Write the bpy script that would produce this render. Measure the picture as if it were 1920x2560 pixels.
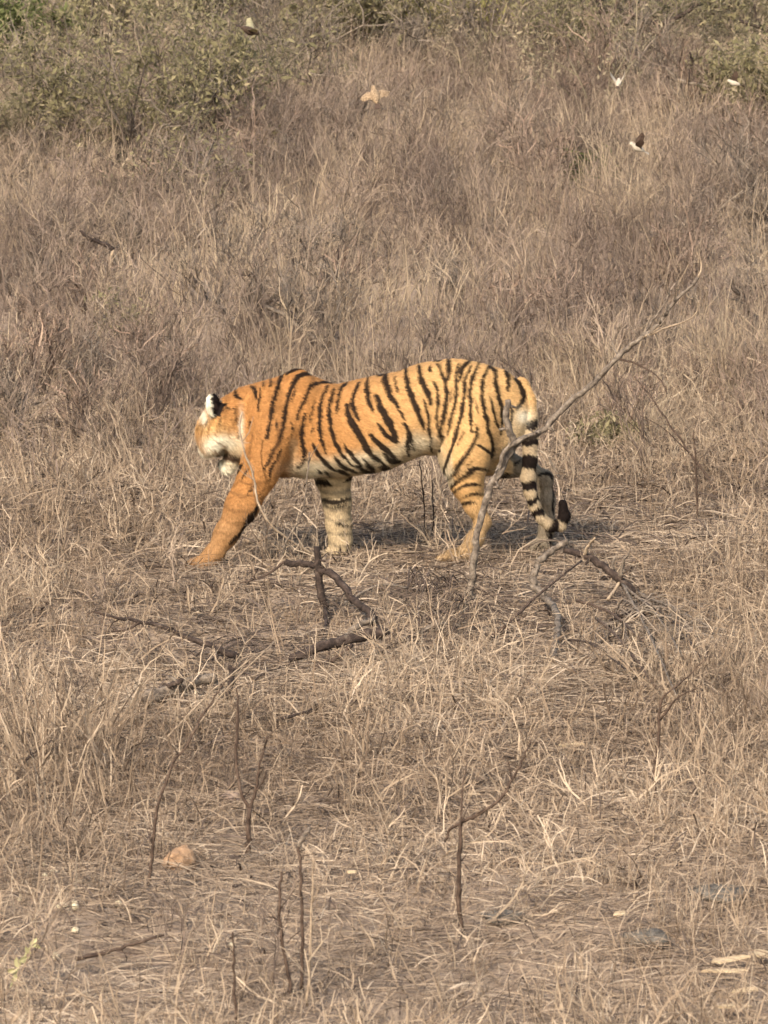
import bpy, math, random
import numpy as np
from mathutils import Vector, Matrix

for o in list(bpy.data.objects):
    bpy.data.objects.remove(o, do_unlink=True)
scene = bpy.context.scene
R = math.radians

# ------------------------------------------------------------------ camera
CAM_H, PITCH = 3.77, R(9.0)
FPX = 11000.0                      # focal length in pixels of the 1920 px wide frame
cam_d = bpy.data.cameras.new('camera')
cam = bpy.data.objects.new('camera', cam_d)
scene.collection.objects.link(cam)
cam.location = (0, 0, CAM_H)
cam.rotation_euler = (R(90) - PITCH, 0, 0)
cam_d.sensor_fit = 'HORIZONTAL'
cam_d.sensor_width = 36
cam_d.lens = 36 * FPX / 1920
cam_d.dof.use_dof = True
cam_d.dof.focus_distance = 22.3
cam_d.dof.aperture_fstop = 16.0
cam_d.clip_start = 0.5
cam_d.clip_end = 3000
scene.camera = cam
scene.render.resolution_x, scene.render.resolution_y = 768, 1024

# ------------------------------------------------------------------ light
SUN_EL = R(38)
SUN_DIR = Vector((-0.45, -0.89, 0)).normalized()          # towards the sun, on plan
sun_vec = Vector((SUN_DIR.x * math.cos(SUN_EL), SUN_DIR.y * math.cos(SUN_EL), math.sin(SUN_EL)))
world = bpy.data.worlds.new('World')
scene.world = world
world.use_nodes = True
wn = world.node_tree
bg = wn.nodes['Background']
sky = wn.nodes.new('ShaderNodeTexSky')
sky.sky_type = 'NISHITA'
sky.sun_disc = False
sky.sun_elevation = SUN_EL
sky.sun_rotation = math.atan2(sun_vec.x, sun_vec.y)
sky.air_density = 1.6
sky.dust_density = 3.0
bg.inputs['Strength'].default_value = 0.15
wn.links.new(sky.outputs[0], bg.inputs[0])
sl = bpy.data.lights.new('sun', 'SUN')
sl.energy = 3.6
sl.angle = R(0.7)
sl.color = (1.0, 0.885, 0.72)
so = bpy.data.objects.new('sun', sl)
scene.collection.objects.link(so)
so.location = (-8, -10, 15)
so.rotation_euler = (-sun_vec).to_track_quat('-Z', 'Y').to_euler()
scene.view_settings.view_transform = 'Standard'
scene.view_settings.look = 'None'
scene.view_settings.exposure = 0.68
scene.view_settings.gamma = 1
scene.view_settings.use_curve_mapping = False
scene.cycles.use_denoising = True
scene.cycles.denoiser = 'OPENIMAGEDENOISE'
scene.cycles.adaptive_threshold = 0.04
scene.cycles.filter_width = 1.6
scene.cycles.max_bounces = 3
scene.cycles.diffuse_bounces = 2
scene.cycles.transmission_bounces = 3
scene.cycles.transparent_max_bounces = 4
scene.cycles.caustics_reflective = False
scene.cycles.caustics_refractive = False

# ------------------------------------------------------------------ helpers
CF = np.array([0, math.cos(PITCH), -math.sin(PITCH)])
CU = np.array([0, math.sin(PITCH), math.cos(PITCH)])
CC = np.array([0, 0, CAM_H])

def ray(px, py):
    return CF + np.array([1, 0, 0]) * (px - 960) / FPX + CU * (1280 - py) / FPX

def at(px, py, Y):
    d = ray(px, py)
    return CC + d * (Y / d[1])

def terr(x, y):
    x = np.asarray(x, float); y = np.asarray(y, float)
    s = y - 24.5
    rise = 0.066 * np.where(s > 0, np.sqrt(s * s + 4) - 2, 0.0)
    rise = np.where(rise > 9, 9 + (rise - 9) * 0.35, rise)
    calm = 1 - 0.85 * np.exp(-((x / 1.6) ** 2 + ((y - 22.2) / 0.9) ** 2))
    n = (0.030 * np.sin(1.3 * x + 0.7 * y) + 0.025 * np.sin(2.1 * y - 0.9 * x + 1.0)
         + 0.014 * np.sin(4.3 * x + 1.7) * np.sin(3.7 * y))
    return rise + n * calm

def ground(px, py, lift=0.0):
    d = ray(px, py)
    t0 = 8.0
    t = t0
    while t < 300:
        p = CC + d * t
        if p[2] - lift <= terr(p[0], p[1]):
            break
        t += 0.05
    a, b = t - 0.05, t
    for _ in range(20):
        m = (a + b) / 2
        p = CC + d * m
        if p[2] - lift <= terr(p[0], p[1]): b = m
        else: a = m
    return CC + d * b

def link(o):
    scene.collection.objects.link(o)
    return o

def tag(o, label=None, cat=None, group=None, kind=None):
    if label: o['label'] = label
    if cat: o['category'] = cat
    if group: o['group'] = group
    if kind: o['kind'] = kind
    return o

def empty(name, loc, rz=0.0):
    e = link(bpy.data.objects.new(name, None))
    e.location = loc
    e.rotation_euler = (0, 0, rz)
    e.empty_display_size = 0.1
    return e

class MB:
    """collects vertices, faces and a grey value per vertex"""
    def __init__(s):
        s.v, s.f, s.c = [], [], []
    def add(s, verts, faces, c=0.5):
        b = len(s.v)
        s.v.extend([tuple(p) for p in verts])
        s.f.extend([tuple(i + b for i in f) for f in faces])
        if np.ndim(c) == 0: s.c.extend([float(c)] * len(verts))
        else: s.c.extend([float(k) for k in c])
    def tube(s, pts, r0, r1, sides=5, c=0.5, rng=None, wob=0.0):
        pts = np.asarray(pts, float)
        n = len(pts)
        tan = np.gradient(pts, axis=0)
        tan /= np.linalg.norm(tan, axis=1)[:, None] + 1e-9
        ref = np.array([0.31, 0.87, 0.39])
        V = []
        for i in range(n):
            u = np.cross(tan[i], ref); u /= np.linalg.norm(u) + 1e-9
            w = np.cross(tan[i], u)
            k = i / max(1, n - 1)
            r = r0 + (r1 - r0) * k
            for j in range(sides):
                a = 2 * math.pi * j / sides
                rr = r * (1 + (rng.uniform(-wob, wob) if rng else 0))
                V.append(pts[i] + u * math.cos(a) * rr + w * math.sin(a) * rr)
        F = []
        for i in range(n - 1):
            for j in range(sides):
                a, b = i * sides + j, i * sides + (j + 1) % sides
                F.append((a, b, b + sides, a + sides))
        F.append(tuple(range(sides - 1, -1, -1)))
        F.append(tuple((n - 1) * sides + j for j in range(sides)))
        s.add(V, F, c)
    def ribbon(s, pts, w0, w1, side, c=0.5):
        pts = np.asarray(pts, float)
        n = len(pts)
        V, F = [], []
        for i in range(n):
            k = i / (n - 1)
            h = side * (w0 + (w1 - w0) * k) * 0.5
            V += [pts[i] - h, pts[i] + h]
        for i in range(n - 1):
            F.append((2 * i, 2 * i + 1, 2 * i + 3, 2 * i + 2))
        s.add(V, F, c)
    def mesh(s, name, mat, smooth=False):
        m = bpy.data.meshes.new(name)
        m.from_pydata(s.v, [], s.f)
        m.materials.append(mat)
        a = m.attributes.new('shade', 'FLOAT', 'POINT')
        a.data.foreach_set('value', np.array(s.c, np.float32))
        if smooth:
            m.polygons.foreach_set('use_smooth', [True] * len(m.polygons))
        m.update()
        return m
    def build(s, name, mat, parent=None, smooth=False, rel=None):
        """rel: a world point the vertices are made relative to (the parent's origin)"""
        if rel is not None:
            s.v = [tuple(np.array(p) - rel) for p in s.v]
        o = link(bpy.data.objects.new(name, s.mesh(name, mat, smooth)))
        o.parent = parent
        return o

def smooth_path(P, n=6):
    P = np.asarray(P, float)
    if len(P) < 3:
        t = np.linspace(0, 1, n + 1)[:, None]
        return P[0] * (1 - t) + P[-1] * t
    Q = np.vstack([2 * P[0] - P[1], P, 2 * P[-1] - P[-2]])
    out = []
    for i in range(1, len(Q) - 2):
        p0, p1, p2, p3 = Q[i - 1], Q[i], Q[i + 1], Q[i + 2]
        for k in range(n):
            t = k / n
            out.append(0.5 * (2 * p1 + (p2 - p0) * t + (2 * p0 - 5 * p1 + 4 * p2 - p3) * t * t + (3 * p1 - p0 - 3 * p2 + p3) * t ** 3))
    out.append(P[-1])
    return np.array(out)

# ------------------------------------------------------------------ materials
def mat_base(name):
    m = bpy.data.materials.new(name)
    m.use_nodes = True
    nt = m.node_tree
    nt.nodes.clear()
    out = nt.nodes.new('ShaderNodeOutputMaterial')
    return m, nt, out

def ramp(nt, stops):
    r = nt.nodes.new('ShaderNodeValToRGB')
    e = r.color_ramp.elements
    while len(e) < len(stops): e.new(0.5)
    for k, (p, c) in enumerate(stops):
        e[k].position = p
        e[k].color = (*c, 1)
    return r

def noise(nt, scale, detail=3, coord=None, rough=0.55):
    n = nt.nodes.new('ShaderNodeTexNoise')
    n.inputs['Scale'].default_value = scale
    n.inputs['Detail'].default_value = detail
    n.inputs['Roughness'].default_value = rough
    if coord is not None: nt.links.new(coord, n.inputs['Vector'])
    return n

def math_node(nt, op, a, b=None, clamp=False):
    m = nt.nodes.new('ShaderNodeMath')
    m.operation = op
    m.use_clamp = clamp
    for k, x in enumerate((a, b)):
        if x is None: continue
        if isinstance(x, (int, float)): m.inputs[k].default_value = x
        else: nt.links.new(x, m.inputs[k])
    return m.outputs[0]

def plant_mat(name, stops, patch_scale=0.35, patch_stops=None, w_tint=0.35, w_shade=0.45, w_patch=0.35, transl=0.3):
    """blade / twig / leaf colour: per-tuft tint + per-blade shade + patches over the land"""
    m, nt, out = mat_base(name)
    L = nt.links
    geo = nt.nodes.new('ShaderNodeNewGeometry')
    ti = nt.nodes.new('ShaderNodeAttribute'); ti.attribute_type = 'INSTANCER'; ti.attribute_name = 'tint'
    sh = nt.nodes.new('ShaderNodeAttribute'); sh.attribute_type = 'GEOMETRY'; sh.attribute_name = 'shade'
    nz = noise(nt, patch_scale, 4, geo.outputs['Position'])
    pn = math_node(nt, 'MULTIPLY', math_node(nt, 'SUBTRACT', nz.outputs['Fac'], 0.5), 2.4 * w_patch)
    s = math_node(nt, 'ADD', math_node(nt, 'MULTIPLY', math_node(nt, 'SUBTRACT', sh.outputs['Fac'], 0.5), w_shade * 2),
                  math_node(nt, 'MULTIPLY', math_node(nt, 'SUBTRACT', ti.outputs['Fac'], 0.5), w_tint * 2))
    f = math_node(nt, 'ADD', math_node(nt, 'ADD', s, pn), 0.5, True)
    r = ramp(nt, stops)
    L.new(f, r.inputs[0])
    col = r.outputs[0]
    if patch_stops:
        n2 = noise(nt, patch_scale * 0.75, 3, geo.outputs['Position'])
        r2 = ramp(nt, [(0.50, (0, 0, 0)), (0.64, (1, 1, 1))])
        L.new(n2.outputs['Fac'], r2.inputs[0])
        mx = nt.nodes.new('ShaderNodeMix'); mx.data_type = 'RGBA'
        L.new(math_node(nt, 'MULTIPLY', r2.outputs[0], patch_stops[1]), mx.inputs[0])
        L.new(col, mx.inputs[6])
        mx.inputs[7].default_value = (*patch_stops[0], 1)
        col = mx.outputs[2]
    d = nt.nodes.new('ShaderNodeBsdfDiffuse')
    L.new(col, d.inputs[0])
    if transl > 0:
        t = nt.nodes.new('ShaderNodeBsdfTranslucent')
        L.new(col, t.inputs[0])
        mix = nt.nodes.new('ShaderNodeMixShader')
        mix.inputs[0].default_value = transl
        L.new(d.outputs[0], mix.inputs[1]); L.new(t.outputs[0], mix.inputs[2])
        L.new(mix.outputs[0], out.inputs[0])
    else:
        L.new(d.outputs[0], out.inputs[0])
    return m

def solid_mat(name, stops, scale=20, rough=0.85, bump=0.4, stretch=(1, 1, 1), dist=0.01):
    m, nt, out = mat_base(name)
    L = nt.links
    tc = nt.nodes.new('ShaderNodeTexCoord')
    mp = nt.nodes.new('ShaderNodeMapping')
    mp.inputs['Scale'].default_value = stretch
    L.new(tc.outputs['Object'], mp.inputs[0])
    nz = noise(nt, scale, 5, mp.outputs[0], 0.65)
    r = ramp(nt, stops)
    L.new(nz.outputs['Fac'], r.inputs[0])
    p = nt.nodes.new('ShaderNodeBsdfPrincipled')
    L.new(r.outputs[0], p.inputs['Base Color'])
    p.inputs['Roughness'].default_value = rough
    p.inputs['Specular IOR Level'].default_value = 0.25
    b = nt.nodes.new('ShaderNodeBump')
    b.inputs['Strength'].default_value = bump
    b.inputs['Distance'].default_value = dist
    L.new(nz.outputs['Fac'], b.inputs['Height'])
    L.new(b.outputs[0], p.inputs['Normal'])
    L.new(p.outputs[0], out.inputs[0])
    return m

M = {}
M['straw'] = plant_mat('straw', [(0.0, (0.145, 0.103, 0.076)), (0.35, (0.305, 0.225, 0.160)), (0.7, (0.45, 0.344, 0.250)), (1.0, (0.65, 0.515, 0.385))], 0.5, w_tint=0.3, w_shade=0.5, w_patch=0.4)
M['litter'] = plant_mat('litter_straw', [(0.0, (0.125, 0.089, 0.068)), (0.35, (0.295, 0.220, 0.158)), (0.7, (0.44, 0.337, 0.247)), (1.0, (0.64, 0.51, 0.385))], 0.5, w_tint=0.0, w_shade=0.5, w_patch=0.4)
M['tall'] = plant_mat('tall_grass', [(0.0, (0.135, 0.101, 0.086)), (0.3, (0.222, 0.168, 0.134)), (0.6, (0.338, 0.260, 0.188)), (1.0, (0.51, 0.40, 0.287))], 1.3, w_tint=0.5, w_patch=0.15, w_shade=0.28)
M['weed'] = plant_mat('dry_weed', [(0.0, (0.088, 0.066, 0.055)), (0.4, (0.175, 0.132, 0.110)), (0.75, (0.275, 0.210, 0.168)), (1.0, (0.39, 0.30, 0.23))], 1.3, w_tint=0.5, w_patch=0.1, w_shade=0.3, transl=0.1)
M['scrub'] = plant_mat('scrub_leaf', [(0.0, (0.115, 0.102, 0.060)), (0.4, (0.205, 0.182, 0.102)), (0.75, (0.295, 0.254, 0.148)), (1.0, (0.41, 0.335, 0.21))], 0.9, w_tint=0.0)
M['scrub_field'] = plant_mat('undergrowth_leaf', [(0.0, (0.105, 0.090, 0.062)), (0.4, (0.212, 0.182, 0.120)), (0.75, (0.30, 0.255, 0.168)), (1.0, (0.41, 0.335, 0.23))], 0.9, ((0.33, 0.258, 0.185), 0.9), w_tint=0.75, w_shade=0.4)
M['leaf_yellow'] = plant_mat('yellow_green_leaf', [(0.0, (0.24, 0.22, 0.085)), (0.5, (0.38, 0.34, 0.13)), (1.0, (0.52, 0.45, 0.21))], 0.8, w_tint=0.0, w_patch=0.1)
M['leaf_green'] = plant_mat('dark_green_leaf', [(0.0, (0.075, 0.085, 0.035)), (0.5, (0.135, 0.150, 0.062)), (1.0, (0.21, 0.215, 0.10))], 0.8, w_tint=0.0, w_patch=0.1)
M['twig_grey'] = plant_mat('grey_twig', [(0.0, (0.055, 0.045, 0.040)), (0.45, (0.135, 0.110, 0.094)), (0.8, (0.28, 0.225, 0.180)), (1.0, (0.38, 0.31, 0.24))], 0.8, w_tint=0.0, w_patch=0.15, transl=0)
M['twig_brown'] = plant_mat('brown_twig', [(0.0, (0.075, 0.056, 0.046)), (0.45, (0.160, 0.120, 0.098)), (0.8, (0.30, 0.21, 0.165)), (1.0, (0.40, 0.29, 0.22))], 0.8, w_tint=0.0, w_patch=0.15, transl=0)
M['bark'] = solid_mat('grey_bark', [(0.3, (0.045, 0.035, 0.029)), (0.5, (0.150, 0.118, 0.094)), (0.72, (0.30, 0.245, 0.195))], 34, 0.95, 1.0, dist=0.012)
M['bark_dark'] = solid_mat('dark_bark', [(0.3, (0.014, 0.010, 0.009)), (0.55, (0.052, 0.036, 0.030)), (0.8, (0.150, 0.112, 0.090))], 30, 0.95, 1.0, dist=0.012)
M['bark_pale'] = solid_mat('pale_bark', [(0.3, (0.13, 0.095, 0.07)), (0.5, (0.30, 0.225, 0.16)), (0.75, (0.44, 0.345, 0.25))], 34, 0.95, 0.8)
M['bark_brown'] = solid_mat('brown_bark', [(0.3, (0.028, 0.018, 0.014)), (0.55, (0.085, 0.056, 0.042)), (0.8, (0.18, 0.128, 0.094))], 34, 0.95, 0.8)
M['stone_orange'] = solid_mat('orange_stone', [(0.3, (0.19, 0.115, 0.070)), (0.55, (0.35, 0.215, 0.125)), (0.8, (0.46, 0.34, 0.24))], 34, 0.95, 0.5, dist=0.02)
M['stone_pink'] = solid_mat('pink_stone', [(0.3, (0.30, 0.21, 0.16)), (0.7, (0.46, 0.34, 0.27))], 14, 0.95, 0.5, dist=0.02)
M['stone_grey'] = solid_mat('grey_stone', [(0.3, (0.075, 0.064, 0.054)), (0.7, (0.19, 0.165, 0.138))], 30, 0.95, 1.0, dist=0.02)
M['pale_leaf'] = solid_mat('pale_dry_leaf', [(0.3, (0.55, 0.45, 0.29)), (0.7, (0.80, 0.71, 0.53))], 40, 0.8, 0.2)
M['wood_chip'] = solid_mat('wood_chip', [(0.3, (0.33, 0.23, 0.14)), (0.7, (0.62, 0.50, 0.34))], 30, 0.85, 0.4, stretch=(0.3, 1, 1))
M['sprig'] = solid_mat('sprig_leaf', [(0.3, (0.30, 0.28, 0.14)), (0.7, (0.47, 0.43, 0.25))], 30, 0.7, 0.1)

def soil_mat():
    m, nt, out = mat_base('dry_soil')
    L = nt.links
    geo = nt.nodes.new('ShaderNodeNewGeometry')
    a = noise(nt, 1.4, 6, geo.outputs['Position'], 0.65)
    b = noise(nt, 45, 4, geo.outputs['Position'], 0.7)
    f = math_node(nt, 'ADD', math_node(nt, 'MULTIPLY', a.outputs['Fac'], 0.55), math_node(nt, 'MULTIPLY', b.outputs['Fac'], 0.5), True)
    r = ramp(nt, [(0.3, (0.14, 0.102, 0.077)), (0.5, (0.255, 0.190, 0.142)), (0.75, (0.38, 0.29, 0.22))])
    L.new(f, r.inputs[0])
    p = nt.nodes.new('ShaderNodeBsdfPrincipled')
    L.new(r.outputs[0], p.inputs['Base Color'])
    p.inputs['Roughness'].default_value = 1
    p.inputs['Specular IOR Level'].default_value = 0.1
    bp = nt.nodes.new('ShaderNodeBump')
    bp.inputs['Strength'].default_value = 0.8; bp.inputs['Distance'].default_value = 0.03
    L.new(f, bp.inputs['Height']); L.new(bp.outputs[0], p.inputs['Normal'])
    L.new(p.outputs[0], out.inputs[0])
    return m
M['soil'] = soil_mat()

# ------------------------------------------------------------------ ground
def graded(lo, hi, step, far):
    c = list(np.arange(lo, hi + step / 2, step))
    s, x = step, hi
    while x < far:
        s *= 1.25; x += s; c.append(x)
    s, x = step, lo
    pre = []
    while x > -far * 0.8:
        s *= 1.25; x -= s; pre.append(x)
    return np.array(pre[::-1] + c)
gx, gy = graded(-9, 9, 0.12, 1500), graded(10, 62, 0.14, 2200)
GX, GY = np.meshgrid(gx, gy, indexing='ij')
GZ = terr(GX, GY)
nx, ny = GX.shape
gv = np.stack([GX.ravel(), GY.ravel(), GZ.ravel()], 1)
idx = np.arange(nx * ny).reshape(nx, ny)
gf = np.stack([idx[:-1, :-1].ravel(), idx[1:, :-1].ravel(), idx[1:, 1:].ravel(), idx[:-1, 1:].ravel()], 1)
gm = bpy.data.meshes.new('ground')
gm.from_pydata(gv.tolist(), [], gf.tolist())
gm.materials.append(M['soil'])
gm.polygons.foreach_set('use_smooth', [True] * len(gm.polygons))
g = link(bpy.data.objects.new('ground', gm))
tag(g, 'dry brown soil of the slope under the grass', kind='structure')
# ------------------------------------------------------------------ scattered grass, litter and weeds (stuff)
protos = bpy.data.collections.new('tuft_prototypes')     # never linked: only read by the scatter nodes

def proto_col(name, meshes):
    c = bpy.data.collections.new(name)
    for k, m in enumerate(meshes):
        c.objects.link(bpy.data.objects.new('%s_%02d' % (name, k), m))
    return c

def scatter(name, col, pts, rot, scl, tint, nvar, label, cat, rng):
    me = bpy.data.meshes.new(name)
    me.from_pydata(np.asarray(pts).tolist(), [], [])
    n = len(pts)
    def put(nm, typ, key, val):
        a = me.attributes.new(nm, typ, 'POINT')
        a.data.foreach_set(key, np.ascontiguousarray(val).ravel())
    put('rot', 'FLOAT_VECTOR', 'vector', rot.astype(np.float32))
    put('scl', 'FLOAT_VECTOR', 'vector', scl.astype(np.float32))
    put('tint', 'FLOAT', 'value', tint.astype(np.float32))
    put('idx', 'INT', 'value', rng.integers(0, nvar, n).astype(np.int32))
    o = link(bpy.data.objects.new(name, me))
    ng = bpy.data.node_groups.new(name + '_scatter', 'GeometryNodeTree')
    ng.interface.new_socket('Geometry', in_out='INPUT', socket_type='NodeSocketGeometry')
    ng.interface.new_socket('Geometry', in_out='OUTPUT', socket_type='NodeSocketGeometry')
    N, L = ng.nodes, ng.links
    gi, go = N.new('NodeGroupInput'), N.new('NodeGroupOutput')
    mp = N.new('GeometryNodeMeshToPoints')
    ip = N.new('GeometryNodeInstanceOnPoints')
    ci = N.new('GeometryNodeCollectionInfo')
    ci.inputs['Collection'].default_value = col
    ci.inputs['Separate Children'].default_value = True
    ci.inputs['Reset Children'].default_value = True
    def named(nm, typ):
        a = N.new('GeometryNodeInputNamedAttribute')
        a.data_type = typ
        a.inputs['Name'].default_value = nm
        return a.outputs['Attribute']
    L.new(gi.outputs[0], mp.inputs['Mesh'])
    L.new(mp.outputs[0], ip.inputs['Points'])
    L.new(ci.outputs[0], ip.inputs['Instance'])
    ip.inputs['Pick Instance'].default_value = True
    L.new(named('idx', 'INT'), ip.inputs['Instance Index'])
    L.new(named('rot', 'FLOAT_VECTOR'), ip.inputs['Rotation'])
    L.new(named('scl', 'FLOAT_VECTOR'), ip.inputs['Scale'])
    L.new(ip.outputs[0], go.inputs[0])
    md = o.modifiers.new('scatter', 'NODES')
    md.node_group = ng
    tag(o, label, cat, kind='stuff')
    return o

def blade(mb, rng, base, h, lean, az, w, droop=0.3, seg=4, c=0.5, thin=0.25):
    d = np.array([math.cos(az), math.sin(az), 0])
    k1 = rng.normal(0, 0.06) * h
    pd = np.array([-d[1], d[0], 0])
    P = []
    for i in range(seg + 1):
        t = i / seg
        P.append(base + d * (lean * h * t + droop * h * t * t) + pd * k1 * math.sin(2.6 * t) + np.array([0, 0, h * (t - 0.45 * droop * t * t * (lean + droop))]))
    a2 = rng.uniform(0, 2 * math.pi)
    mb.ribbon(P, w, w * thin, np.array([math.cos(a2), math.sin(a2), 0]), c)

def make_tuft(seed, n, rad, h0, h1, lean, w, droop, mat, stems=0.2):
    rng = np.random.default_rng(seed)
    mb = MB()
    for i in range(n):
        a = rng.uniform(0, 2 * math.pi); r = rad * math.sqrt(rng.uniform())
        b = np.array([r * math.cos(a), r * math.sin(a), -0.02])
        az = a + rng.normal(0, 0.9)
        h = rng.uniform(h0, h1)
        c = np.clip(rng.normal(0.5, 0.22), 0, 1)
        blade(mb, rng, b, h, abs(rng.normal(0, lean)), az, w * rng.uniform(0.6, 1.3), abs(rng.normal(0, droop)), 4, c)
        if rng.uniform() < stems * 0.5:                      # a seed head on some stalks
            pass
    return mb.mesh('tuft', mat)

def scatter_litter(name, N, y0, y1, mat, label, seed, wid=(0.0035, 0.0080), cat='straw'):
    """straw lying loose on the ground: every stem its own bent ribbon, all in one mesh"""
    rng = np.random.default_rng(seed)
    x, y = field(rng, N, y0, y1, 1.2)
    N = len(x)
    heap = np.clip(pnoise(x, y, 2.6, 0.7) + 0.3 * pnoise(x, y, 7.0, 1.9), -0.3, 1) 
    L_ = np.clip(rng.lognormal(-2.0, 0.5, N), 0.03, 0.42)
    L_ = L_ * np.clip(y / 22, 0.62, 1)
    qx, qy = to_px(x, y, terr(x, y))
    clr = clearing(qx, qy)
    az = 2.2 * pnoise(x, y, 1.7, 4.0) + rng.normal(0, 0.9, N) + rng.integers(0, 2, N) * math.pi
    el = np.abs(rng.normal(0, 0.30, N))
    up = rng.uniform(0, 1, N) < 0.22 * (1 - clr)                       # some stand up
    el = np.where(up, rng.uniform(0.5, 1.4, N), el)
    L_ = np.where(up, np.minimum(L_, 0.16), L_)
    curv = rng.normal(0, 1.8, N)
    z = terr(x, y) + 0.004 + np.abs(rng.normal(0, 0.014, N)) + 0.035 * np.clip(heap, 0, 1) * rng.uniform(0, 1, N)
    sh = np.clip(0.5 + rng.normal(0, 0.21, N) + 0.16 * heap, 0, 1)
    w = rng.uniform(wid[0], wid[1], N) * (y / 22)
    K = 4
    P = np.empty((N, K, 3)); S = np.empty((N, K, 3))
    p = np.stack([x, y, z], 1)
    tw = rng.uniform(-0.9, 0.9, N)
    for k in range(K):
        P[:, k] = p
        S[:, k] = np.stack([-np.sin(az), np.cos(az), tw], 1)
        az = az + curv * L_ / (K - 1)
        e = el * (1 - 0.6 * k) * np.where(up, 0.55, 1) + np.where(up, 0.35 * el, 0)
        p = p + np.stack([np.cos(az) * np.cos(e), np.sin(az) * np.cos(e), np.sin(e)], 1) * (L_ / (K - 1))[:, None]
        p[:, 2] = np.maximum(p[:, 2], terr(p[:, 0], p[:, 1]) + 0.003)
    S /= np.linalg.norm(S, axis=2)[:, :, None]
    tap = np.array([1.0, 1.0, 0.8, 0.35])
    H = S * (w[:, None] * tap[None, :])[:, :, None] * 0.5
    V = np.stack([P - H, P + H], 2).reshape(-1, 3)
    base = (np.arange(N) * 2 * K)[:, None, None]
    q = np.array([[2 * k, 2 * k + 1, 2 * k + 3, 2 * k + 2] for k in range(K - 1)])[None]
    F = (base + q).reshape(-1, 4)
    me = bpy.data.meshes.new(name)
    me.vertices.add(len(V)); me.vertices.foreach_set('co', V.astype(np.float32).ravel())
    me.loops.add(F.size); me.loops.foreach_set('vertex_index', F.astype(np.int32).ravel())
    me.polygons.add(len(F)); me.polygons.foreach_set('loop_start', np.arange(0, F.size, 4, dtype=np.int32))
    me.update(calc_edges=True)
    a = me.attributes.new('shade', 'FLOAT', 'POINT')
    a.data.foreach_set('value', np.repeat(sh, 2 * K).astype(np.float32))
    me.materials.append(mat)
    o = link(bpy.data.objects.new(name, me))
    tag(o, label, cat, kind='stuff')

def twig_plant(mb, rng, h, n_stem, spread, w, depth=2, c0=0.5, kids=4, up=0.25, leaves=None):
    """forked wiry stems from the origin; leaves: (mb, count, size) to hang leaves on the last twigs"""
    def grow(p, d, L_, r, lev):
        seg = 5
        P = [p.copy()]
        nodes = []
        for k in range(seg):
            d = d + rng.normal(0, 0.16, 3) + np.array([0, 0, 0.06 * up])
            d /= np.linalg.norm(d)
            p = p + d * L_ / seg
            P.append(p.copy())
            nodes.append((p.copy(), d.copy(), (k + 1) / seg))
        c = np.clip(rng.normal(c0, 0.2), 0, 1)
        if r > 0.0070:
            mb.tube(P, r, r * 0.55, 4, c)
        else:
            s = np.cross(d, rng.normal(0, 1, 3)); s /= np.linalg.norm(s) + 1e-9
            mb.ribbon(P, 2 * r, r, s, c)
        if lev > 0:
            for q in range(kids):
                p2, d2, t = nodes[min(seg - 1, int(rng.uniform(0.15, 1) * seg))]
                s = rng.normal(0, 1, 3); s -= d2 * np.dot(s, d2); s /= np.linalg.norm(s) + 1e-9
                nd = d2 * 0.75 + s * rng.uniform(0.4, 0.9) + np.array([0, 0, up]); nd /= np.linalg.norm(nd)
                grow(p2, nd, L_ * rng.uniform(0.4, 0.65), r * 0.6, lev - 1)
        if lev <= 1 and leaves:
            lm, cnt, sz = leaves
            for q in range(cnt):
                p2, d2, t = nodes[rng.integers(0, seg)]
                o = p2 + rng.normal(0, 0.035, 3)
                u = rng.normal(0, 1, 3); u /= np.linalg.norm(u)
                v = np.cross(u, rng.normal(0, 1, 3)); v /= np.linalg.norm(v) + 1e-9
                k = sz * float(np.clip(rng.lognormal(0, 0.4), 0.45, 2.2))
                lm.add([o - u * k, o + v * k * 0.32, o + u * k, o - v * k * 0.32], [(0, 1, 2, 3)], np.clip(rng.normal(0.5, 0.2), 0, 1))
    for i in range(n_stem):
        a = rng.uniform(0, 2 * math.pi)
        d = np.array([math.cos(a) * spread * rng.uniform(0.1, 1), math.sin(a) * spread * rng.uniform(0.1, 1), 1.0])
        d /= np.linalg.norm(d)
        b = np.array([math.cos(a), math.sin(a), 0]) * 0.05 * rng.uniform() + np.array([0, 0, -0.03])
        grow(b, d, h * rng.uniform(0.6, 1.0), w, depth)

def make_weed(seed, h, n, spread, w, mat, depth=2, kids=3):
    rng = np.random.default_rng(seed)
    mb = MB()
    twig_plant(mb, rng, h, n, spread, w, depth, 0.5, kids)
    return mb.mesh('weed', mat)

def make_scrub(seed, h, n, spread, w, mat, cnt, sz):
    rng = np.random.default_rng(seed)
    mb = MB()
    twig_plant(mb, rng, h, n, spread, w, 2, 0.3, 3, 0.2, (mb, cnt, sz))
    return mb.mesh('scrub', mat)

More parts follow.
